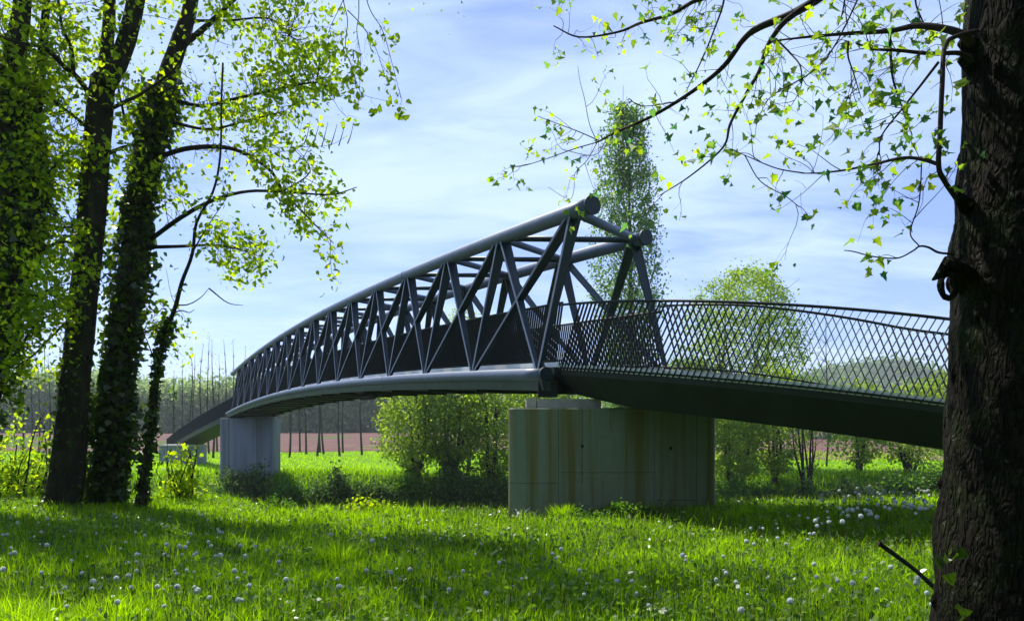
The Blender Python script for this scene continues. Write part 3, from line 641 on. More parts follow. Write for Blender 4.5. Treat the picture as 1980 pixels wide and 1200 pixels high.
# --- far left ivy tree
p = P(-90, 985, 14.5); T = Tree('riverside_tree', (p[0], p[1], gz(p[0], p[1])), 'dark ivy smothered tree cut by the left edge of the view', 'tree', GL, 9)
tk = PL([(-95, 1000, 14.5), (-70, 900, 14.5), (-18, 720, 14.6), (16, 520, 14.8), (20, 300, 15), (28, 120, 15), (44, 0, 15.1), (50, -250, 15.4)])
t2 = PL([(0, 650, 14.6), (50, 500, 14.8), (66, 380, 15), (68, 240, 15.2), (80, 120, 15.3), (92, -30, 15.4)])
T.trunk(tk, [.34, .28, .25, .24, .22, .2, .16, .08]); T.trunk(t2, [.18, .16, .15, .13, .1, .06]); T.limbs += [tk[10:], t2]
for rows in [[(-200, -160, 15), (-420, -240, 14), (-700, -260, 12.5)], [(60, 400, 15), (100, 330, 15), (140, 280, 15.2)], [(20, 700, 14.6), (60, 640, 14.4), (90, 600, 14.2)], [(70, 220, 15.2), (30, 150, 14.8), (-20, 110, 14.5)], [(16, 560, 14.7), (70, 570, 14.3), (120, 545, 14)], [(50, 500, 14.8), (110, 470, 14.5), (150, 470, 14.3)]]:
    l = PL(rows); T.limb(l, .04, .012, 6); T.twigs(l, 12, .6, .008, leafn=9, spread=.3)
for px, py, y, rx, ry, rz, n in [(30, 480, 14.8, .6, .6, 1.4, 42), (0, 700, 14.6, .45, .6, .5, 40), (60, 330, 15, .8, .7, .9, 80), (20, 150, 15, .9, .8, 1.2, 80), (75, 590, 14.5, .5, .6, .35, 30), (-60, 300, 15, 1.2, 1, 3, 120), (40, -200, 15.2, 2.2, 1.8, 1.5, 90)]:
    T.blob(P(px, py, y), rx, ry, rz, n, 13, .4)
T.ivy(tk, [.3, .28, .25, .2], 3400, .20, 0, .7); T.ivy(t2, [.18, .12], 1200, .14, 0, .6)
T.finish(M['bark_dark'], M['leaf_left'], .128, isize=.13)

# --- slender leaning tree between the trunks and the bridge
p = P(272, 985, 15.6); T = Tree('slender_tree', (p[0], p[1], gz(p[0], p[1])), 'slender crooked young tree, thinnest trunk on the left, with bare side twigs', 'tree', None, 11)
tk = PL([(270, 1010, 15.6), (277, 940, 15.6), (288, 860, 15.6), (297, 790, 15.6), (306, 700, 15.6), (322, 640, 15.6), (340, 590, 15.6), (352, 545, 15.5), (372, 490, 15.5), (380, 430, 15.4), (412, 370, 15.3), (426, 300, 15.2), (428, 200, 15.2), (431, 122, 15.2)], 4)
T.trunk(tk, [.11, .09, .08, .075, .06, .05, .045, .04, .035, .03, .025, .022, .02, .02], 8)
for rows in [[(333, 606, 15.6), (350, 600, 15.5), (366, 604, 15.4), (376, 598, 15.3)], [(342, 590, 15.6), (365, 588, 15.5), (388, 575, 15.4), (405, 556, 15.3)], [(405, 558, 15.3), (440, 585, 15.2), (470, 590, 15.1)], [(372, 488, 15.5), (400, 440, 15.3), (440, 380, 15.1)], [(300, 700, 15.6), (285, 660, 15.5), (275, 640, 15.4)]]:
    l = PL(rows, 4); T.limb(l, .018, .005, 5)
for q in range(26):
    u = int(T.r.integers(4, len(tk) - 26)); c = tk[u]; b_ = c + T.r.normal(size=3) * np.array([.22, .2, .22]); T.br.tube(droop_path(c, b_, .2, T.r, 5), np.linspace(.007, .003, 5), 4, False); T.cl(b_, 5, .14)
T.ivy(tk, [.08, .05, .03], 900, .05, .02, .42)
T.finish(M['bark_dark'], M['leaf_bush'], .11)

# --- large trunk at the right with the maple boughs
T = Tree('maple_tree', (3.75, 3.75, gz(3.75, 3.75)), 'massive dark mossy trunk filling the right edge with leafy spring boughs overhead', 'tree', None, 21)
Dt = 3.7
def tr_row(py, pl, wpx): # left edge pixel, width
    pl = pl + 14 + max(0, py - 850) * .035; r_ = wpx / 2 * Dt / F; return P(pl + wpx / 2, py, Dt), r_
rows = [(1300, 1790, 430), (1200, 1798, 385), (1100, 1806, 350), (1000, 1816, 322), (900, 1829, 300), (800, 1836, 290), (700, 1842, 284), (600, 1845, 282), (520, 1842, 286), (450, 1846, 282), (380, 1853, 272), (300, 1862, 262), (150, 1866, 256), (0, 1871, 250), (-200, 1876, 240), (-500, 1884, 220), (-900, 1895, 190), (-1600, 1915, 150), (-2600, 1925, 90)]
pc, rd = zip(*[tr_row(*r_) for r_ in rows])
pc = smooth(np.array(pc), 8); rd = np.interp(np.linspace(0, 1, len(pc)), np.linspace(0, 1, len(rd)), rd)
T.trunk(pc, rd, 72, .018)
r2 = T.r
for i in range(26):   # bark burrs along the visible side
    py = r2.uniform(60, 1180); row = tr_row(py, np.interp(py, [q[0] for q in rows[::-1]], [q[1] for q in rows[::-1]]), 280)
    a = r2.uniform(2.4, 4.2); c = row[0] + np.array([math.cos(a), math.sin(a), 0]) * row[1] * .97; s_ = r2.uniform(.01, .028)
    T.tr.tube([c - ZUP * s_ * 2, c - ZUP * s_, c, c + ZUP * s_, c + ZUP * s_ * 2], [s_ * .2, s_ * .8, s_, s_ * .8, s_ * .2], 7, True, .15, i)
c0 = P(1868, 385, Dt); T.tr.tube([P(1890, 400, Dt), P(1866, 395, Dt - .05), P(1856, 380, Dt - .05), P(1848, 360, Dt - .05)], [.06, .04, .022, .014], 10, True, .12, 3)
for py in (120, 88): T.tr.tube([P(1895, py + 15, Dt), P(1872, py, Dt), P(1856, py - 8, Dt)], [.06, .04, .022], 10, True, .12, 5)
boughs = [([(1880, -260, 3.7), (1780, -180, 3.9), (1660, -70, 4.2), (1590, -8, 4.4), (1530, 28, 4.5), (1470, 52, 4.6), (1438, 76, 4.7), (1400, 128, 4.8), (1340, 176, 4.9), (1262, 224, 5.0), (1195, 254, 5.1), (1155, 275, 5.2)], .034, .006, 18),
          ([(1575, 0, 4.4), (1520, 40, 4.4), (1494, 72, 4.4), (1480, 100, 4.4), (1468, 138, 4.4), (1440, 186, 4.4), (1412, 240, 4.4), (1398, 285, 4.4), (1335, 340, 4.45), (1275, 378, 4.5)], .020, .003, 14),
          ([(1880, 85, 3.6), (1850, 62, 3.6), (1780, 50, 3.7), (1720, 60, 3.8), (1640, 65, 3.9), (1560, 72, 4.0), (1490, 80, 4.1)], .022, .004, 22),
          ([(1880, 118, 3.6), (1856, 103, 3.55), (1800, 104, 3.5), (1740, 98, 3.5), (1690, 95, 3.5), (1655, 84, 3.5)], .013, .004, 12),
          ([(1890, 60, 3.6), (1850, 70, 3.5), (1827, 90, 3.45), (1822, 160, 3.4), (1818, 250, 3.4), (1815, 320, 3.4), (1826, 350, 3.45), (1850, 385, 3.6)], .011, .013, 7),
          ([(1815, 318, 3.4), (1782, 308, 3.45), (1745, 305, 3.5), (1700, 315, 3.6), (1640, 328, 3.7), (1590, 334, 3.75), (1555, 335, 3.8)], .010, .003, 14),
          ([(1555, 335, 3.8), (1500, 325, 3.9), (1440, 300, 4.0), (1405, 285, 4.1)], .004, .002, 4),
          ([(1440, 300, 4.0), (1470, 350, 4.0), (1520, 380, 4.0), (1545, 400, 4.0)], .003, .002, 4),
          ([(1720, 62, 3.8), (1722, 100, 3.8), (1726, 150, 3.8), (1745, 210, 3.8), (1764, 262, 3.8)], .009, .003, 7),
          ([(1815, 120, 3.5), (1780, 165, 3.55), (1745, 210, 3.6), (1705, 262, 3.6), (1700, 300, 3.6)], .007, .003, 8),
          ([(1845, 491, 3.55), (1815, 488, 3.5), (1795, 478, 3.5), (1778, 476, 3.5), (1765, 485, 3.5), (1735, 499, 3.5), (1690, 496, 3.5), (1650, 486, 3.5), (1632, 484, 3.5)], .006, .0022, 2),
          ([(1778, 476, 3.5), (1760, 450, 3.5), (1775, 400, 3.5), (1780, 360, 3.5), (1782, 312, 3.5)], .003, .003, 3),
          ([(1560, -60, 4.6), (1440, -20, 4.8), (1350, 0, 5.0), (1300, 27, 5.1), (1240, 44, 5.2), (1195, 62, 5.2), (1120, 72, 5.3), (1070, 50, 5.3)], .018, .004, 26),
          ([(1400, -60, 4.6), (1400, 0, 4.6), (1380, 60, 4.6), (1355, 120, 4.6), (1330, 170, 4.7)], .008, .003, 9),
          ([(1640, -60, 4.2), (1630, 20, 4.2), (1620, 50, 4.2)], .006, .003, 4), ([(1780, -60, 3.8), (1770, 0, 3.8), (1785, 45, 3.8)], .006, .004, 5),
          ([(1500, 75, 4.4), (1530, 105, 4.3), (1548, 130, 4.2), (1548, 170, 4.2), (1530, 205, 4.2)], .006, .002, 6),
          ([(1640, 80, 3.6), (1640, 110, 3.6), (1650, 140, 3.6), (1665, 190, 3.6)], .006, .002, 7),
          ([(1155, 275, 5.2), (1140, 240, 5.2), (1130, 190, 5.2), (1122, 160, 5.2), (1117, 128, 5.2)], .003, .0015, 2),
          ([(1155, 275, 5.2), (1110, 288, 5.2), (1060, 306, 5.2), (1010, 321, 5.2), (985, 322, 5.2)], .004, .002, 4),
          ([(1158, 272, 5.2), (1120, 255, 5.2), (1080, 240, 5.2), (1040, 225, 5.2)], .004, .002, 7),
          ([(1155, 275, 5.2), (1135, 310, 5.2), (1112, 335, 5.2), (1110, 365, 5.2), (1100, 385, 5.2), (1060, 362, 5.2)], .003, .0015, 3),
          ([(1175, 265, 5.2), (1150, 300, 5.2), (1090, 290, 5.2)], .003, .002, 4),
          ([(1225, 240, 5), (1222, 270, 5), (1200, 280, 5)], .004, .002, 5),
          ([(1330, 190, 4.9), (1290, 200, 4.8), (1240, 205, 4.7), (1215, 190, 4.7)], .004, .002, 4),
          ([(1690, -70, 4.0), (1600, 110, 4.0), (1500, 180, 4.0), (1480, 200, 4.0)], .005, .002, 7)]
for rows_, r0, r1, n in boughs:
    l = PL(rows_); T.limb(l, r0, r1, 6); T.twigs(l, int(n * .75), .28, .0024, leafn=1.45, spread=.06, t0=.18, down=.35, sub=2)
for px, py, y, rx, ry, rz, n in [(1330, 150, 4.7, .5, .4, .3, 20), (1600, 150, 3.9, .45, .4, .25, 30), (1520, 200, 4.1, .3, .3, .2, 12), (1770, 230, 3.6, .2, .3, .4, 30), (1790, 30, 3.7, .2, .3, .12, 16), (1200, 30, 5.2, .4, .4, .15, 18), (1700, 200, 3.7, .3, .3, .25, 16),
                                 (1650, 20, 4.1, .6, .5, .15, 26), (1430, 30, 4.6, .5, .4, .2, 18), (1740, 350, 3.5, .2, .2, .15, 10)]:
    T.blob(P(px, py, y), rx, ry, rz, int(n * .42), 2.2, .07, 1.2, .0022)
for px, py, y in [(1020, 270, 4.6), (1028, 285, 4.6), (1340, 292, 4.2), (1345, 295, 4.2), (1208, 290, 4.5), (1195, 285, 4.5), (1232, 288, 4.5), (1540, 180, 3.9), (1545, 195, 3.9), (1195, 375, 4.5), (1217, 452, 4.5), (1117, 430, 4.4), (1110, 415, 4.4), (1425, 310, 4), (1195, 50, 4.8)]:
    T.cl(P(px, py, y), 3, .06)
# high crown above the view: it shades the foreground and the camera's spot
for az, el, ln, u in [(135, 9, 8.5, .985), (122, 6, 9, .97), (110, 5, 9.5, .98), (98, 6, 9, .99), (85, 6, 8, .985), (70, 12, 7, .99), (40, 30, 5, .97), (180, 30, 5, .98), (230, 30, 6, .96), (290, 30, 6, .98), (0, 30, 5, .99)]:
    st = pc[int(u * (len(pc) - 1))]; d = np.array([math.cos(R(az)) * math.cos(R(el)), math.sin(R(az)) * math.cos(R(el)), math.sin(R(el))]); l = droop_path(st, st + d * ln, .35, r2, 9, .04)
    T.limb(l, .06, .015, 6); T.twigs(l, 20, 1.3, .010, leafn=26, spread=.8, t0=.35)
# hollow broken stub
T.tr.tube([P(1880, 545, Dt), P(1850, 520, Dt - .12), P(1830, 508, Dt - .15), P(1812, 535, Dt - .16), P(1803, 541, Dt - .16)], [.07, .046, .028, .016, .006], 12, True, .16, 8)
ring = [P(1838 + 15 * math.cos(a) - 4, 552 + 24 * math.sin(a), Dt - .15 + .02 * math.sin(a * 2)) for a in np.linspace(0, 2 * np.pi, 17)]
T.tr.tube(ring, [.011 + .005 * abs(math.sin(i)) for i in range(17)], 8, False, .15, 9)
# ivy sprigs at the foot
for px, py in ((1842, 1066), (1848, 1070), (1856, 1063), (1824, 1090), (1838, 1116), (1855, 1180), (1826, 1082), (1862, 1185)):
    T.I.append(P(px, py, 3.36) + T.r.normal(size=(2, 3)) * .01)
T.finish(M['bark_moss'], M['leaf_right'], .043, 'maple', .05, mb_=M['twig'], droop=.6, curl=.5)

# ------------------------------------------------------------------ distant trees
def bgtree(name, base, h, label, cat, group, lm, lsize, ncl, leafn, rad, shape, seed, trunk_r=.2, limbn=16, bm=None, spread=.7, t0=.15, lshape='diamond', multi=1, bare=False, lean=0, lift=1):
    """shape(v, r) -> horizontal radius fraction at height fraction v"""
    x, y = base; z = gz(x, y) - .1; r = np.random.default_rng(seed); T = Tree(name, (x, y, z), label, cat, group, seed)
    top = np.array([x + lean, y, z + h]); b0 = np.array([x, y, z])
    for q in range(multi):
        off = np.array([r.uniform(-1, 1), r.uniform(-.6, .6), 0]) * (rad * .5 if multi > 1 else 0)
        st = b0 + off * .12; en = top + off * (1 if multi > 1 else 0); en[2] = z + h * (r.uniform(.7, .96) if multi > 1 else .97)
        p = droop_path(st, en, 0, r, 10, .012 if multi == 1 else .03); T.trunk(p, np.linspace(trunk_r, trunk_r * .12, 10), 7, .04)
        for i in range(limbn // multi):
            v = r.uniform(t0, .93); a = p[min(int(v * 9), 8)]; az = r.uniform(0, 6.283); rr = rad * shape(v) * r.uniform(.5, 1.05)
            rise = rr * r.uniform(.5, 1.3) * lift; e = a + np.array([math.cos(az) * rr, math.sin(az) * rr, rise]); T.limb(droop_path(a, e, -.15, r, 6, .05), trunk_r * .28 * (1 - v * .7), trunk_r * .05, 4)
    if ncl:
        V_ = []
        lump = r.uniform(0, 6.28, 6)
        for i in range(ncl):
            v = r.uniform(t0 * .9, 1.0); az = r.uniform(0, 6.283)
            f = shape(v) * (1 + .16 * math.sin(3 * az + lump[0] + v * 7) + .12 * math.sin(5 * az + lump[1] - v * 11)); rr = rad * f * r.uniform(.1, 1) ** .5
            c = b0 + (top - b0) * v + np.array([math.cos(az) * rr, math.sin(az) * rr, 0]); s_ = spread * r.uniform(.4, 1)
            T.C.append(c + r.normal(size=(max(2, int(leafn * r.uniform(.3, 1.5))), 3)) * s_ * np.array([.5, .5, .45]))
    return T.finish(bm or M['bark_far'], lm, lsize, lshape)
def at(px, Y): return ((px - HX) * Y / F, Y)
colm = lambda v: (min(1, v * 2.2) * (1 - max(0, v - .72) / .30 * .78)) ** .8
bgtree('poplar_tree', at(1213, 64), 31.8, 'tall narrow poplar with thin fresh leaves rising behind the near portal of the truss', 'tree', None, M['leaf_poplar'], .26, 1050, 24, 2.9, colm, 31, .30, 110, spread=1.0, t0=.08, lift=2.6)
rnd_ = lambda v: max(.05, math.sqrt(max(0, 1 - ((v - .58) / .44) ** 2)))
bgtree('willow_tree', at(1442, 72), 19.4, 'round topped pale green willow with feathery twigs above the curved railing', 'tree', None, M['leaf_willow'], .25, 950, 24, 5.9, rnd_, 32, .26, 60, spread=1.2, t0=.25, multi=6)
bgtree('bare_tree', at(1598, 74), 16.8, 'thin leafless tree with horizontal twigs right of the round willow', 'tree', None, M['leaf_far'], .15, 0, 0, 1.9, lambda v: .4 + v * .6, 33, .11, 46, M['bare_twig'], t0=.45)
bgtree('leafy_tree', at(905, 72), 15.5, 'green tree showing through the middle of the truss', 'tree', None, M['leaf_willow'], .24, 260, 18, 3.4, rnd_, 34, .2, 30, spread=1.1, t0=.3)
# willows beyond the river under the bridge
WG = 'willows on the far bank behind the near pier'
bgtree('willow_tree', at(800, 59.5), 9.3, 'light green spreading willow, farthest left of those under the truss', 'tree', WG, M['leaf_willow'], .25, 430, 22, 3.3, rnd_, 41, .16, 24, spread=1.0, t0=.08, multi=4)
bgtree('willow_tree', at(872, 61), 10.0, 'mid green dense willow whose low boughs hang over dark scrub', 'tree', WG, M['leaf_far'], .25, 480, 24, 3.4, rnd_, 42, .2, 24, spread=1.1, t0=.05, multi=4)
bgtree('willow_tree', at(955, 59), 10.3, 'loose crooked willow with dark limbs beside the left edge of the wide pier', 'tree', WG, M['leaf_willow'], .25, 420, 22, 3.0, rnd_, 43, .2, 34, M['bark_dark'], spread=1.0, t0=.1, multi=5)
bgtree('willow_tree', at(1060, 66), 9.6, 'pale willow glimpsed between the deck and the top of the wide pier', 'tree', WG, M['leaf_willow'], .27, 460, 24, 3.6, rnd_, 44, .2, 20, spread=1.1, t0=.1, multi=3)
# trees right of the pier, seen under and through the approach
RG = 'trees on the far bank right of the wide pier'
for px, Y, h, rd_, lm, n, mt, lab, sd in [(1420, 60, 9.0, 2.6, 'leaf_willow', 190, 3, 'bushy green tree close to the right edge of the wide pier', 51), (1500, 61, 9.6, 2.8, 'leaf_willow', 95, 4, 'light leafy tree directly left of the cluster of bare stems', 52),
                                      (1562, 57.5, 8.6, 2.2, 'leaf_far', 12, 7, 'clump of dark bare stems rising from a thick stool', 53), (1660, 66, 8.0, 3.0, 'leaf_willow', 70, 4, 'low yellowish tree behind the right part of the railing', 54),
                                      (1760, 62, 7.6, 2.9, 'leaf_willow', 75, 5, 'spreading thin willow left of the massive trunk', 55), (1330, 70, 10.5, 3.4, 'leaf_far', 260, 3, 'dark green tree hidden mostly behind the pier and railing', 56),
                                      (1845, 75, 9.5, 4.0, 'leaf_willow', 240, 3, 'yellow green tree at the edge of the massive trunk', 57)]:
    bgtree('bank_tree', at(px, Y), h, lab, 'tree', RG, M[lm], .27, n * 2, 24, rd_, rnd_, sd, .15, 26, M['bark_dark'], spread=1.0, t0=.12, multi=mt)
# plantation of young poplars
PG = 'young leafless poplars standing in rows in the meadow'
pr = np.random.default_rng(77)
spots = [(560, 96, 720), (580, 118, 700), (592, 108, 716), (613, 100, 690), (619, 116, 705), (626, 108, 700), (657, 98, 690), (663, 112, 676), (700, 104, 690), (739, 118, 700), (770, 106, 700), (540, 122, 700), (388, 100, 668), (404, 112, 655), (412, 98, 660), (420, 118, 690), (435, 108, 655), (375, 116, 690), (365, 104, 680), (350, 112, 700), (450, 116, 662), (475, 110, 672), (505, 118, 690), (335, 98, 720), (60, 108, 690), (75, 116, 700), (95, 104, 690), (112, 118, 710), (44, 100, 680), (1100, 118, 700), (815, 112, 700)]
for i, (px, Y, ytop) in enumerate(spots):
    x, y = at(px, Y); z = gz(x, y); h = EYE + (HY - ytop) * Y / F - z
    T = Tree('young_poplar', (x, y, z), 'straight young leafless poplar standing in the far meadow', 'tree', PG, 200 + i)
    p = droop_path(np.array([x, y, z - .1]), np.array([x + pr.uniform(-.4, .4), y, z + h]), 0, pr, 8, .01); T.trunk(p, np.linspace(.17, .02, 8), 6, .03)
    for q in range(26):
        v = pr.uniform(.3, .95); a = p[min(7, int(v * 7.9))]; az = pr.uniform(0, 6.28); L_ = pr.uniform(.5, 1.6) * (1.15 - v); T.limb(droop_path(a, a + np.array([math.cos(az) * L_ * .5, math.sin(az) * L_ * .5, L_ * 1.6]), -.1, pr, 4, .03), .022, .008, 4, False)
    for q in range(7): T.cl(p[int(pr.integers(4, 8))] + pr.normal(size=3) * .5, 4, .9)
    T.finish(M['bark_far'], M['leaf_far'], .16, 'diamond')
# ------------------------------------------------------------------ woods
def wood(name, x0, x1, Yc, dep, hfun, n, lsize, label, m, seed, z0=None):
    r = np.random.default_rng(seed); x = r.uniform(x0, x1, n); y = Yc + r.uniform(-.5, .5, n) * dep; g = hz(x, y) if z0 is None else z0(x, y)
    h = hfun(x) * (1 + .06 * np.sin(x * .9 + y) + .05 * np.sin(x * 2.1)); z = g + h * r.uniform(.0, 1, n) ** .75
    C = np.stack([x, y, z], -1); C = (C[:, None, :] + r.normal(size=(n, 7, 3)) * np.array([1.2, 1.2, 1.6])[None, None, :] * lsize * 1.1).reshape(-1, 3)
    V, k = leaves(C, lsize, 'diamond', .2, r=r); t = np.clip(.5 + .35 * np.sin(np.repeat(x, 7) * .35) + r.normal(size=len(C)) * .25, 0, 1)
    o = poly_mesh(name, V, k, t, m); tag(o, label, 'wood', None, 'stuff'); return o
wood('far_wood', -260, -8, 300, 26, lambda x: 19 + 2.5 * np.sin(x * .06), 30000, 1.5, 'grey green wood of close standing trees behind the ploughed field', M['leaf_wood'], 61)
mb = MB()
for i in range(70):
    x = rng.uniform(-255, -10); y = rng.uniform(284, 292); z = gz(x, y); mb.tube([(x, y, z), (x, y, z + 10), (x + rng.uniform(-.5, .5), y, z + 21)], [.28, .2, .06], 4, False)
tag(mb.build('wood_trunks', M['bare_twig']), 'pale upright trunks along the front of the far wood', 'wood', None, 'stuff')
wood('far_hedge', -8, 200, 215, 22, lambda x: 12 + 3 * np.sin(x * .09 + 1) + 2 * np.sin(x * .23), 9000, .95, 'dark green belt of trees beyond the field seen through the railing', M['leaf_far'], 62)
r = np.random.default_rng(63); sel = HILL[HILL[:, 2] > 3]; ii = r.integers(0, len(sel), 14000); C = sel[ii] + r.normal(size=(14000, 3)) * np.array([9, 9, 3.0]); V, k = leaves(C, 5.0, 'diamond', 0, r=r)
tag(poly_mesh('hill_wood', V, k, r.random(len(C)), M['leaf_far']), 'hazy dark wood covering the distant hill', 'wood', None, 'stuff')

# ------------------------------------------------------------------ bushes
def bush(name, base, w, h, dep, n, lsize, label, m, seed, group=None, cat='bush', shape='oval', z=None, stems=14):
    x, y = base; z = gz(x, y) if z is None else z; r = np.random.default_rng(seed); T = Tree(name, (x, y, z), label, cat, group, seed)
    for i in range(stems):
        e = np.array([x + r.uniform(-1, 1) * w * .45, y + r.uniform(-1, 1) * dep * .4, z + h * r.uniform(.5, 1.05)]); T.limb(droop_path(np.array([x + r.uniform(-1, 1) * w * .2, y, z - .05]), e, .3, r, 6, .06), .02 * h ** .5, .004, 4)
    d = r.normal(size=(n, 3)); d /= np.linalg.norm(d, axis=1)[:, None]; d[:, 2] = np.abs(d[:, 2]); q = r.uniform(.15, 1, n) ** .5
    lump = 1 + .22 * np.sin(d[:, 0] * 7 + seed) + .2 * np.sin(d[:, 2] * 9 + d[:, 1] * 5 + seed)
    c = d * (q * lump)[:, None] * np.array([w / 2, dep / 2, h]) * .92 + np.array([x, y, z])
    T.C.append((c[:, None, :] + r.normal(size=(n, 9, 3)) * lsize * .9).reshape(-1, 3))
    return T.finish(M['bark_dark'], m, lsize, shape)
BG = 'scrub along the far river bank'
for i, (px, Y, w, h, n, mt, lab) in enumerate([(400, 57.5, 3.6, 1.7, 260, 'leaf_bush', 'green scrub left of the far pier'), (478, 58.2, 5.0, 2.6, 420, 'leaf_bramble', 'dark scrub smothering the foot of the far pier'), (560, 57.5, 4.0, 1.5, 240, 'leaf_bush', 'low scrub right of the far pier'), (650, 57, 4.4, 2.6, 380, 'leaf_bramble', 'rounded dark bramble mound in front of the bright meadow'),
        (730, 57, 4.4, 1.9, 300, 'leaf_bramble', 'tangled bramble below the meadow edge'), (800, 57.5, 4.0, 2.2, 280, 'leaf_bush', 'brushy scrub at the foot of the leftmost willow'), (880, 57, 4.6, 3.2, 380, 'leaf_bramble', 'dark thicket below the dense willow'), (955, 56.8, 4.2, 3.0, 340, 'leaf_bramble', 'shadowy thicket against the left edge of the wide pier'),
        (1415, 57, 3.4, 2.8, 280, 'leaf_bush', 'leafy bush next to the right edge of the wide pier'), (1480, 58, 4.2, 2.2, 280, 'leaf_bush', 'bright bush between the pier and the stool of bare stems'), (1558, 57, 2.6, 2.6, 280, 'leaf_bramble', 'black shaded stool under the bare stems'), (1650, 58, 4.6, 1.8, 280, 'leaf_bramble', 'dark low scrub below the bright meadow strip'), (1740, 58, 4.2, 2.2, 260, 'leaf_bush', 'scrub behind the densest dandelion clocks'), (1810, 58, 3.6, 2.6, 240, 'leaf_bush', 'scrub touching the massive trunk'), (330, 57, 4.4, 2.0, 260, 'leaf_bush', 'scrub between the slender tree and the far pier'), (60, 52, 6, 3.6, 360, 'leaf_bush', 'leafy scrub behind the forked tree at the far left')]):
    bush('scrub_bush', at(px, Y), w, h, 2.6, n, .26, lab, M[mt], 300 + i, BG, z=gz(at(px, Y)[0], Y) - .3)
bush('shrub', at(30, 18.3), 2.6, 3.0, 1.6, 300, .11, 'bright yellow green shrub at the left edge below the ivy tree', M['leaf_left'], 330, None, 'shrub', z=-.9)
bush('shrub', at(95, 19.0), 1.5, 1.6, 1.2, 160, .10, 'small loose shrub just left of the forked trunk', M['leaf_left'], 331, None, 'shrub', z=-.9)
bush('sapling', at(350, 17.4), 1.0, 1.75, .8, 60, .12, 'sapling with bright yellow green leaves left of the far pier', M['leaf_left'], 332, None, 'sapling', 'maple', z=-.35)
bush('shrub', at(245, 18.5), 1.3, 1.5, 1.0, 120, .11, 'dim shrub between the leaning trunk and the slender tree', M['leaf_bush'], 333, None, 'shrub', z=-.9)
bush('shrub', at(168, 18.5), 1.0, 1.3, 1.0, 90, .10, 'dim shrub between the forked trunk and the leaning trunk', M['leaf_bush'], 334, None, 'shrub', z=-.9)
bush('nettle_patch', at(1205, 13.7), 2.0, .34, 1.0, 190, .06, 'bright nettle clump at the foot of the wide pier', M['leaf_bush'], 335, None, 'plant', 'ivy')
bush('nettle_patch', at(705, 15.2), 1.2, .30, .8, 70, .06, 'small bright leafy clump left of the wide pier', M['leaf_left'], 336, None, 'plant', 'ivy')
bush('nettle_patch', at(540, 15.4), .9, .34, .8, 60, .06, 'shaded leafy clump below the far pier', M['leaf_bush'], 337, None, 'plant', 'ivy')

# ------------------------------------------------------------------ grass
def blades(X, Y, h, wd, r, bend=.5, dirs=None):
    """each blade is two quads: lower part and drooping tip"""
    n = len(X); Z = hz(X, Y)
    b = r.uniform(0, 6.283, n) if dirs is None else dirs; a = b + 1.571 + r.normal(size=n) * .5; l = r.uniform(.1, 1, n) * bend * h
    w = np.stack([np.cos(a), np.sin(a), 0 * a], -1) * wd[:, None] / 2
    dv = np.stack([np.cos(b) * l, np.sin(b) * l, 0 * b], -1); B = np.stack([X, Y, Z - .01], -1)
    Mid = B + dv * .3 + np.array([0, 0, 1]) * (h * .6)[:, None]; Top = B + dv + np.array([0, 0, 1]) * (h * np.sqrt(np.clip(1 - (l / h) ** 2 * .6, .2, 1)))[:, None]
    V = np.stack([B - w, B + w, Mid + w * .8, Mid - w * .8, Mid - w * .8, Mid + w * .8, Top + w * .1, Top - w * .1], 1)
    return V.reshape(-1, 3)
def grass_mesh(name, V, tint, m): return poly_mesh(name, V, 4, np.repeat(tint, 2), m)
gr = np.random.default_rng(5)
def scatter(n, y0, y1, pw, xm=.78):
    Y = y0 + (y1 - y0) * gr.random(n) ** pw; X = gr.uniform(-1, 1, n) * (Y * xm + .4); return X, Y
def patch(X, Y, s, q=0): return .5 + .5 * np.sin(X * s + 1.3 * np.sin(Y * s * .8 + q)) * np.sin(Y * s * 1.1 + 1.7 * np.sin(X * s * .6 + q))
X1, Y1 = scatter(330000, 5.0, 19.5, .9)
pt = patch(X1, Y1, 1.3); pt2 = patch(X1, Y1, 3.7, 2); pt3 = patch(X1, Y1, .75, 5); keep = gr.random(len(X1)) < .45 + .55 * np.clip(pt2 * 1.6, 0, 1); X1, Y1, pt, pt2, pt3 = X1[keep], Y1[keep], pt[keep], pt2[keep], pt3[keep]
h = (.04 + .11 * gr.random(len(X1)) + .16 * pt3 * pt2 + .16 * (gr.random(len(X1)) > .97)) * np.where(Y1 > 12, 1.05, 1.0)
V = blades(X1, Y1, h, gr.uniform(.004, .010, len(X1)) * (.7 + Y1 / 14), gr, .7)
o = grass_mesh('meadow_grass', V, np.clip(-.15 + .6 * gr.random(len(X1)) + .45 * pt2 * pt3 + .35 * pt, 0, 1), M['grass']); tag(o, 'long spring grass covering the near bank, bright where the sun reaches it', 'grass', None, 'stuff')
X5, Y5 = scatter(7000, 5.0, 17.5, .9); sel = patch(X5, Y5, .9, 4) > .35; X5, Y5 = X5[sel], Y5[sel]
V = blades(X5, Y5, gr.uniform(.12, .34, len(X5)), gr.uniform(.003, .005, len(X5)), gr, .9); o = grass_mesh('dry_stalks', V, gr.random(len(X5)), M['straw']); tag(o, 'thin dry straw coloured stalks among the green blades', 'dry grass', None, 'stuff')
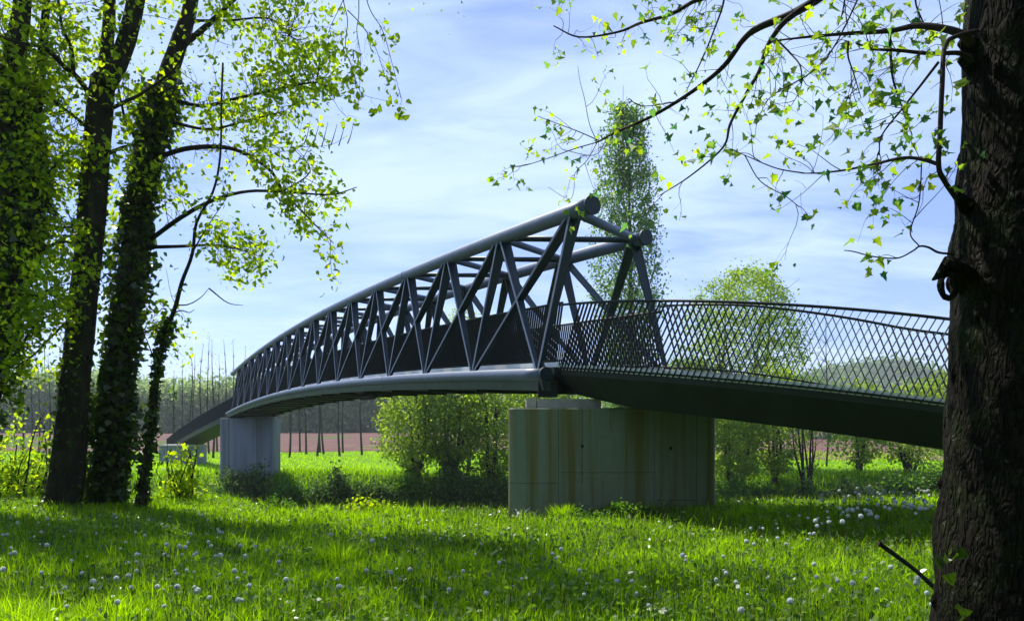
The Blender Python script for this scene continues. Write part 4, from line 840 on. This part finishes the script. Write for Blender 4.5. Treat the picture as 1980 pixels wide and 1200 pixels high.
# broad weed leaves low in the grass
X6, Y6 = scatter(5200, 5.0, 17, .9); sel = patch(X6, Y6, 1.1, 1) > .3; X6, Y6 = X6[sel], Y6[sel]; n6 = len(X6)
h6 = gr.uniform(.14, .30, n6); B6 = np.stack([X6, Y6, hz(X6, Y6)], -1); T6 = B6 + np.stack([gr.normal(size=n6) * .03, gr.normal(size=n6) * .03, h6], -1); w6 = np.array([.0018, 0, 0])
q6 = np.stack([B6 - w6, B6 + w6, T6 + w6, T6 - w6], 1).reshape(-1, 3); H6 = np.stack([T6 - w6 * 3, T6 - np.array([0, 0, .018]), T6 + w6 * 3, T6 + np.array([0, 0, .022])], 1).reshape(-1, 3); H7 = np.stack([T6 - w6[[1, 0, 2]] * 3, T6 - np.array([0, 0, .018]), T6 + w6[[1, 0, 2]] * 3, T6 + np.array([0, 0, .022])], 1).reshape(-1, 3)
o = poly_mesh('seed_stalks', np.vstack([q6, H6, H7]), 4, gr.random(3 * n6), M['seed_head']); tag(o, 'dark brown seed stalks standing above the grass', 'seed stalks', None, 'stuff')
X2, Y2 = scatter(46000, 5.0, 18, .9); Z2 = hz(X2, Y2) + gr.uniform(.01, .16, len(X2)); C = np.stack([X2, Y2, Z2], -1)
V, k = leaves(C, .065, 'oval', -.15, 1.5, r=gr); o = poly_mesh('ground_weeds', V, k, gr.random(len(C)), M['weed']); tag(o, 'small broad weed leaves scattered among the grass', 'weeds', None, 'stuff')
# far meadow tufts
X3 = gr.uniform(-75, 75, 60000); Y3 = 62 + 55 * gr.random(60000) ** 1.6; hh_ = gr.uniform(.1, .3, 60000) * (1 + 1.0 * (patch(X3, Y3, .35) > .75))
V = blades(X3, Y3, hh_, gr.uniform(.05, .12, 60000), gr, .6); o = grass_mesh('far_meadow_grass', V, .5 + .5 * gr.random(60000), M['grass']); tag(o, 'bright grass tufts of the meadow beyond the river', 'grass', None, 'stuff')
X4 = gr.uniform(-60, 60, 30000); Y4 = gr.uniform(55.5, 63, 30000); V = blades(X4, Y4, gr.uniform(.25, .7, 30000), gr.uniform(.04, .09, 30000), gr, .6); o = grass_mesh('bank_grass', V, gr.random(30000) * .7, M['grass']); tag(o, 'rough grass on the far river bank', 'grass', None, 'stuff')
def tuft(px, Y, n, h, rad, label):
    x, y = at(px, Y); a = gr.uniform(0, 6.283, n); q = rad * gr.random(n) ** .7; X = x + np.cos(a) * q * .5; Yv = y + np.sin(a) * q * .5
    V = blades(X, Yv, gr.uniform(.5, 1, n) * h, np.full(n, .008), gr, .75, a + gr.normal(size=n) * .4); o = grass_mesh('grass_tuft', V, .3 + .6 * gr.random(n), M['grass']); tag(o, label, 'grass tuft', 'tall grass tufts on the near bank'); o['kind'] = 'thing'
tuft(1088, 13.9, 500, .42, .45, 'tall bushy grass tuft in front of the wide pier'); tuft(655, 9.0, 420, .42, .5, 'arching grass tuft in the shaded lawn below the truss'); tuft(1440, 13.6, 160, .30, .35, 'grass tuft right of the wide pier')
tuft(550, 14.6, 260, .34, .4, 'dark grass tuft below the far pier'); tuft(1690, 13.4, 260, .34, .4, 'grass tuft behind the dense dandelion clocks')

# ------------------------------------------------------------------ dandelion clocks
def make_clock():
    r = np.random.default_rng(4); mb = MB(); Vl = []; 
    n = 150; d = r.normal(size=(n, 3)); d /= np.linalg.norm(d, axis=1)[:, None]
    for q in d:
        a = np.cross(q, [0, 0, 1]) + 1e-6; a /= np.linalg.norm(a); b = np.cross(q, a); t = q * .020
        mb.add([q * .004, t + a * .0045, t * 1.12, t - a * .0045], [(0, 1, 2, 3)]); mb.add([t * 1.02 + a * .004 + b * .004, t * 1.02 - a * .004 + b * .004, t * 1.02 - a * .004 - b * .004, t * 1.02 + a * .004 - b * .004], [(0, 1, 2, 3)])
    return mb
proto = None
def dandelion(x, y, hgt, lab, tilt=(0, 0), sc=1.0):
    global proto
    z = gz(x, y)
    if proto is None:
        r_ = bpy.data.objects.new('dandelion', None); COL.objects.link(r_); r_.empty_display_size = .05
        c = make_clock().build('seed_head', M['clock']); c.parent = r_; c.location = (0, 0, .25)
        s_ = MB(); s_.tube([(0, 0, 0), (.006, 0, .12), (0, 0, .25)], .0022, 5); st = s_.build('stem', M['stem']); st.parent = r_; proto = (r_, c, st); parts = proto
    else:
        parts = tuple(q.copy() for q in proto)
        for q in parts: COL.objects.link(q)
        parts[1].parent = parts[0]; parts[2].parent = parts[0]
    r_, c, st = parts
    r_.location = (x, y, z); r_.rotation_euler = (tilt[0], tilt[1], x * 7); c.location = (0, 0, hgt); st.scale = (1, 1, hgt / .25); c.scale = (sc, sc, sc)
    tag(r_, lab, 'dandelion', 'dandelion clocks in the near grass')
dr = np.random.default_rng(12)
def clocks(n, x0, x1, y0, y1, h0, h1, lab, big=1.0):
    for i in range(n):
        px, py = dr.uniform(x0, x1), dr.uniform(y0, y1); hgt = dr.uniform(h0, h1); Y = (EYE - hgt + .14) * F / (py - HY)
        x, y = at(px, min(Y, 16.5)); dandelion(x, y, hgt, lab, (dr.uniform(-.25, .25), dr.uniform(-.25, .25)), dr.choice([.55, .75, .9, 1.0, 1.15, 1.3]) * dr.uniform(.9, 1.1) * big)
clocks(80, 1630, 1812, 958, 1002, .26, .46, 'white dandelion clock in the crowded drift left of the massive trunk', 1.25)
clocks(30, 1570, 1700, 970, 1010, .26, .40, 'white dandelion clock in the crowded drift left of the massive trunk', 1.2)
clocks(8, 1640, 1812, 950, 975, .38, .48, 'white dandelion clock in the crowded drift left of the massive trunk')
clocks(22, 1430, 1600, 1000, 1060, .2, .3, 'white dandelion clock in the sunny grass right of the wide pier')
clocks(62, 0, 480, 990, 1110, .2, .32, 'white dandelion clock in the shade below the ivy clad trees')
clocks(30, 20, 480, 1110, 1200, .2, .3, 'white dandelion clock in the shade below the ivy clad trees')
clocks(26, 480, 1000, 1000, 1160, .18, .28, 'white dandelion clock in the dim grass under the truss')
clocks(26, 1000, 1560, 1060, 1190, .18, .28, 'white dandelion clock in the grass in front of the wide pier')
clocks(12, 1560, 1790, 1060, 1190, .18, .28, 'white dandelion clock beside the broken stick')

# broken stick
p0, p1 = P(1797, 1126, 4.9), P(1700, 1050, 4.6); pm = (p0 + p1) / 2 + np.array([.004, 0, .006])
base = p0 + (p0 - p1) * 1.75; base[2] = gz(base[0], base[1]) - .02
st = empty('broken_stick', base, 'dark broken stick slanting up out of the grass beside the massive trunk', 'stick')
mb = MB(); mb.tube(smooth([base, base * .5 + p0 * .5, p0, pm, p1], 4), [.018, .017, .015, .013, .014], 8, True, .12, 3); mb.build('shaft', M['bark_dark'], st, True); mb = MB(); mb.tube([p1 - (p1 - pm) * .04, p1 + (p1 - pm) * .02], [.016, .011], 7, True, .3, 5); mb.build('snapped_end', M['twig'], st)
# pale cloth scrap at the pier foot and one yellow dandelion flower
sc_ = MB(); c = P(1018, 976, 14.6); c[2] = gz(c[0], c[1]) + .16
for i in range(14):
    q = c + dr.normal(size=3) * np.array([.13, .05, .03]); a, b2 = dr.normal(size=3) * .05, dr.normal(size=3) * .04; sc_.add([q, q + a, q + a + b2, q + b2], [(0, 1, 2, 3)])
tag(sc_.build('litter_scrap', M['clock']), 'torn pale scrap of litter at the left foot of the wide pier', 'litter')
# ------------------------------------------------------------------ haze
m, t, o = mat('haze_air'); pv = N(t, 'ShaderNodeVolumePrincipled'); pv.inputs['Color'].default_value = (.80, .88, 1, 1); pv.inputs['Density'].default_value = .00024; pv.inputs['Anisotropy'].default_value = .3
t.links.new(pv.outputs[0], o.inputs['Volume']); mb = MB(); mb.box((-1600, -60, -8), (1600, 2100, 130)); tag(mb.build('haze', m), kind='stuff')
# unseen leaf mass added behind the camera to block sky light, deepens shade
wood('added_shade_wood', -34, 34, -14, 8, lambda x: 17 + 2 * np.sin(x * .5), 5200, .8, 'unseen leaf mass added behind the viewer to block sky light', M['leaf_bush'], 90)
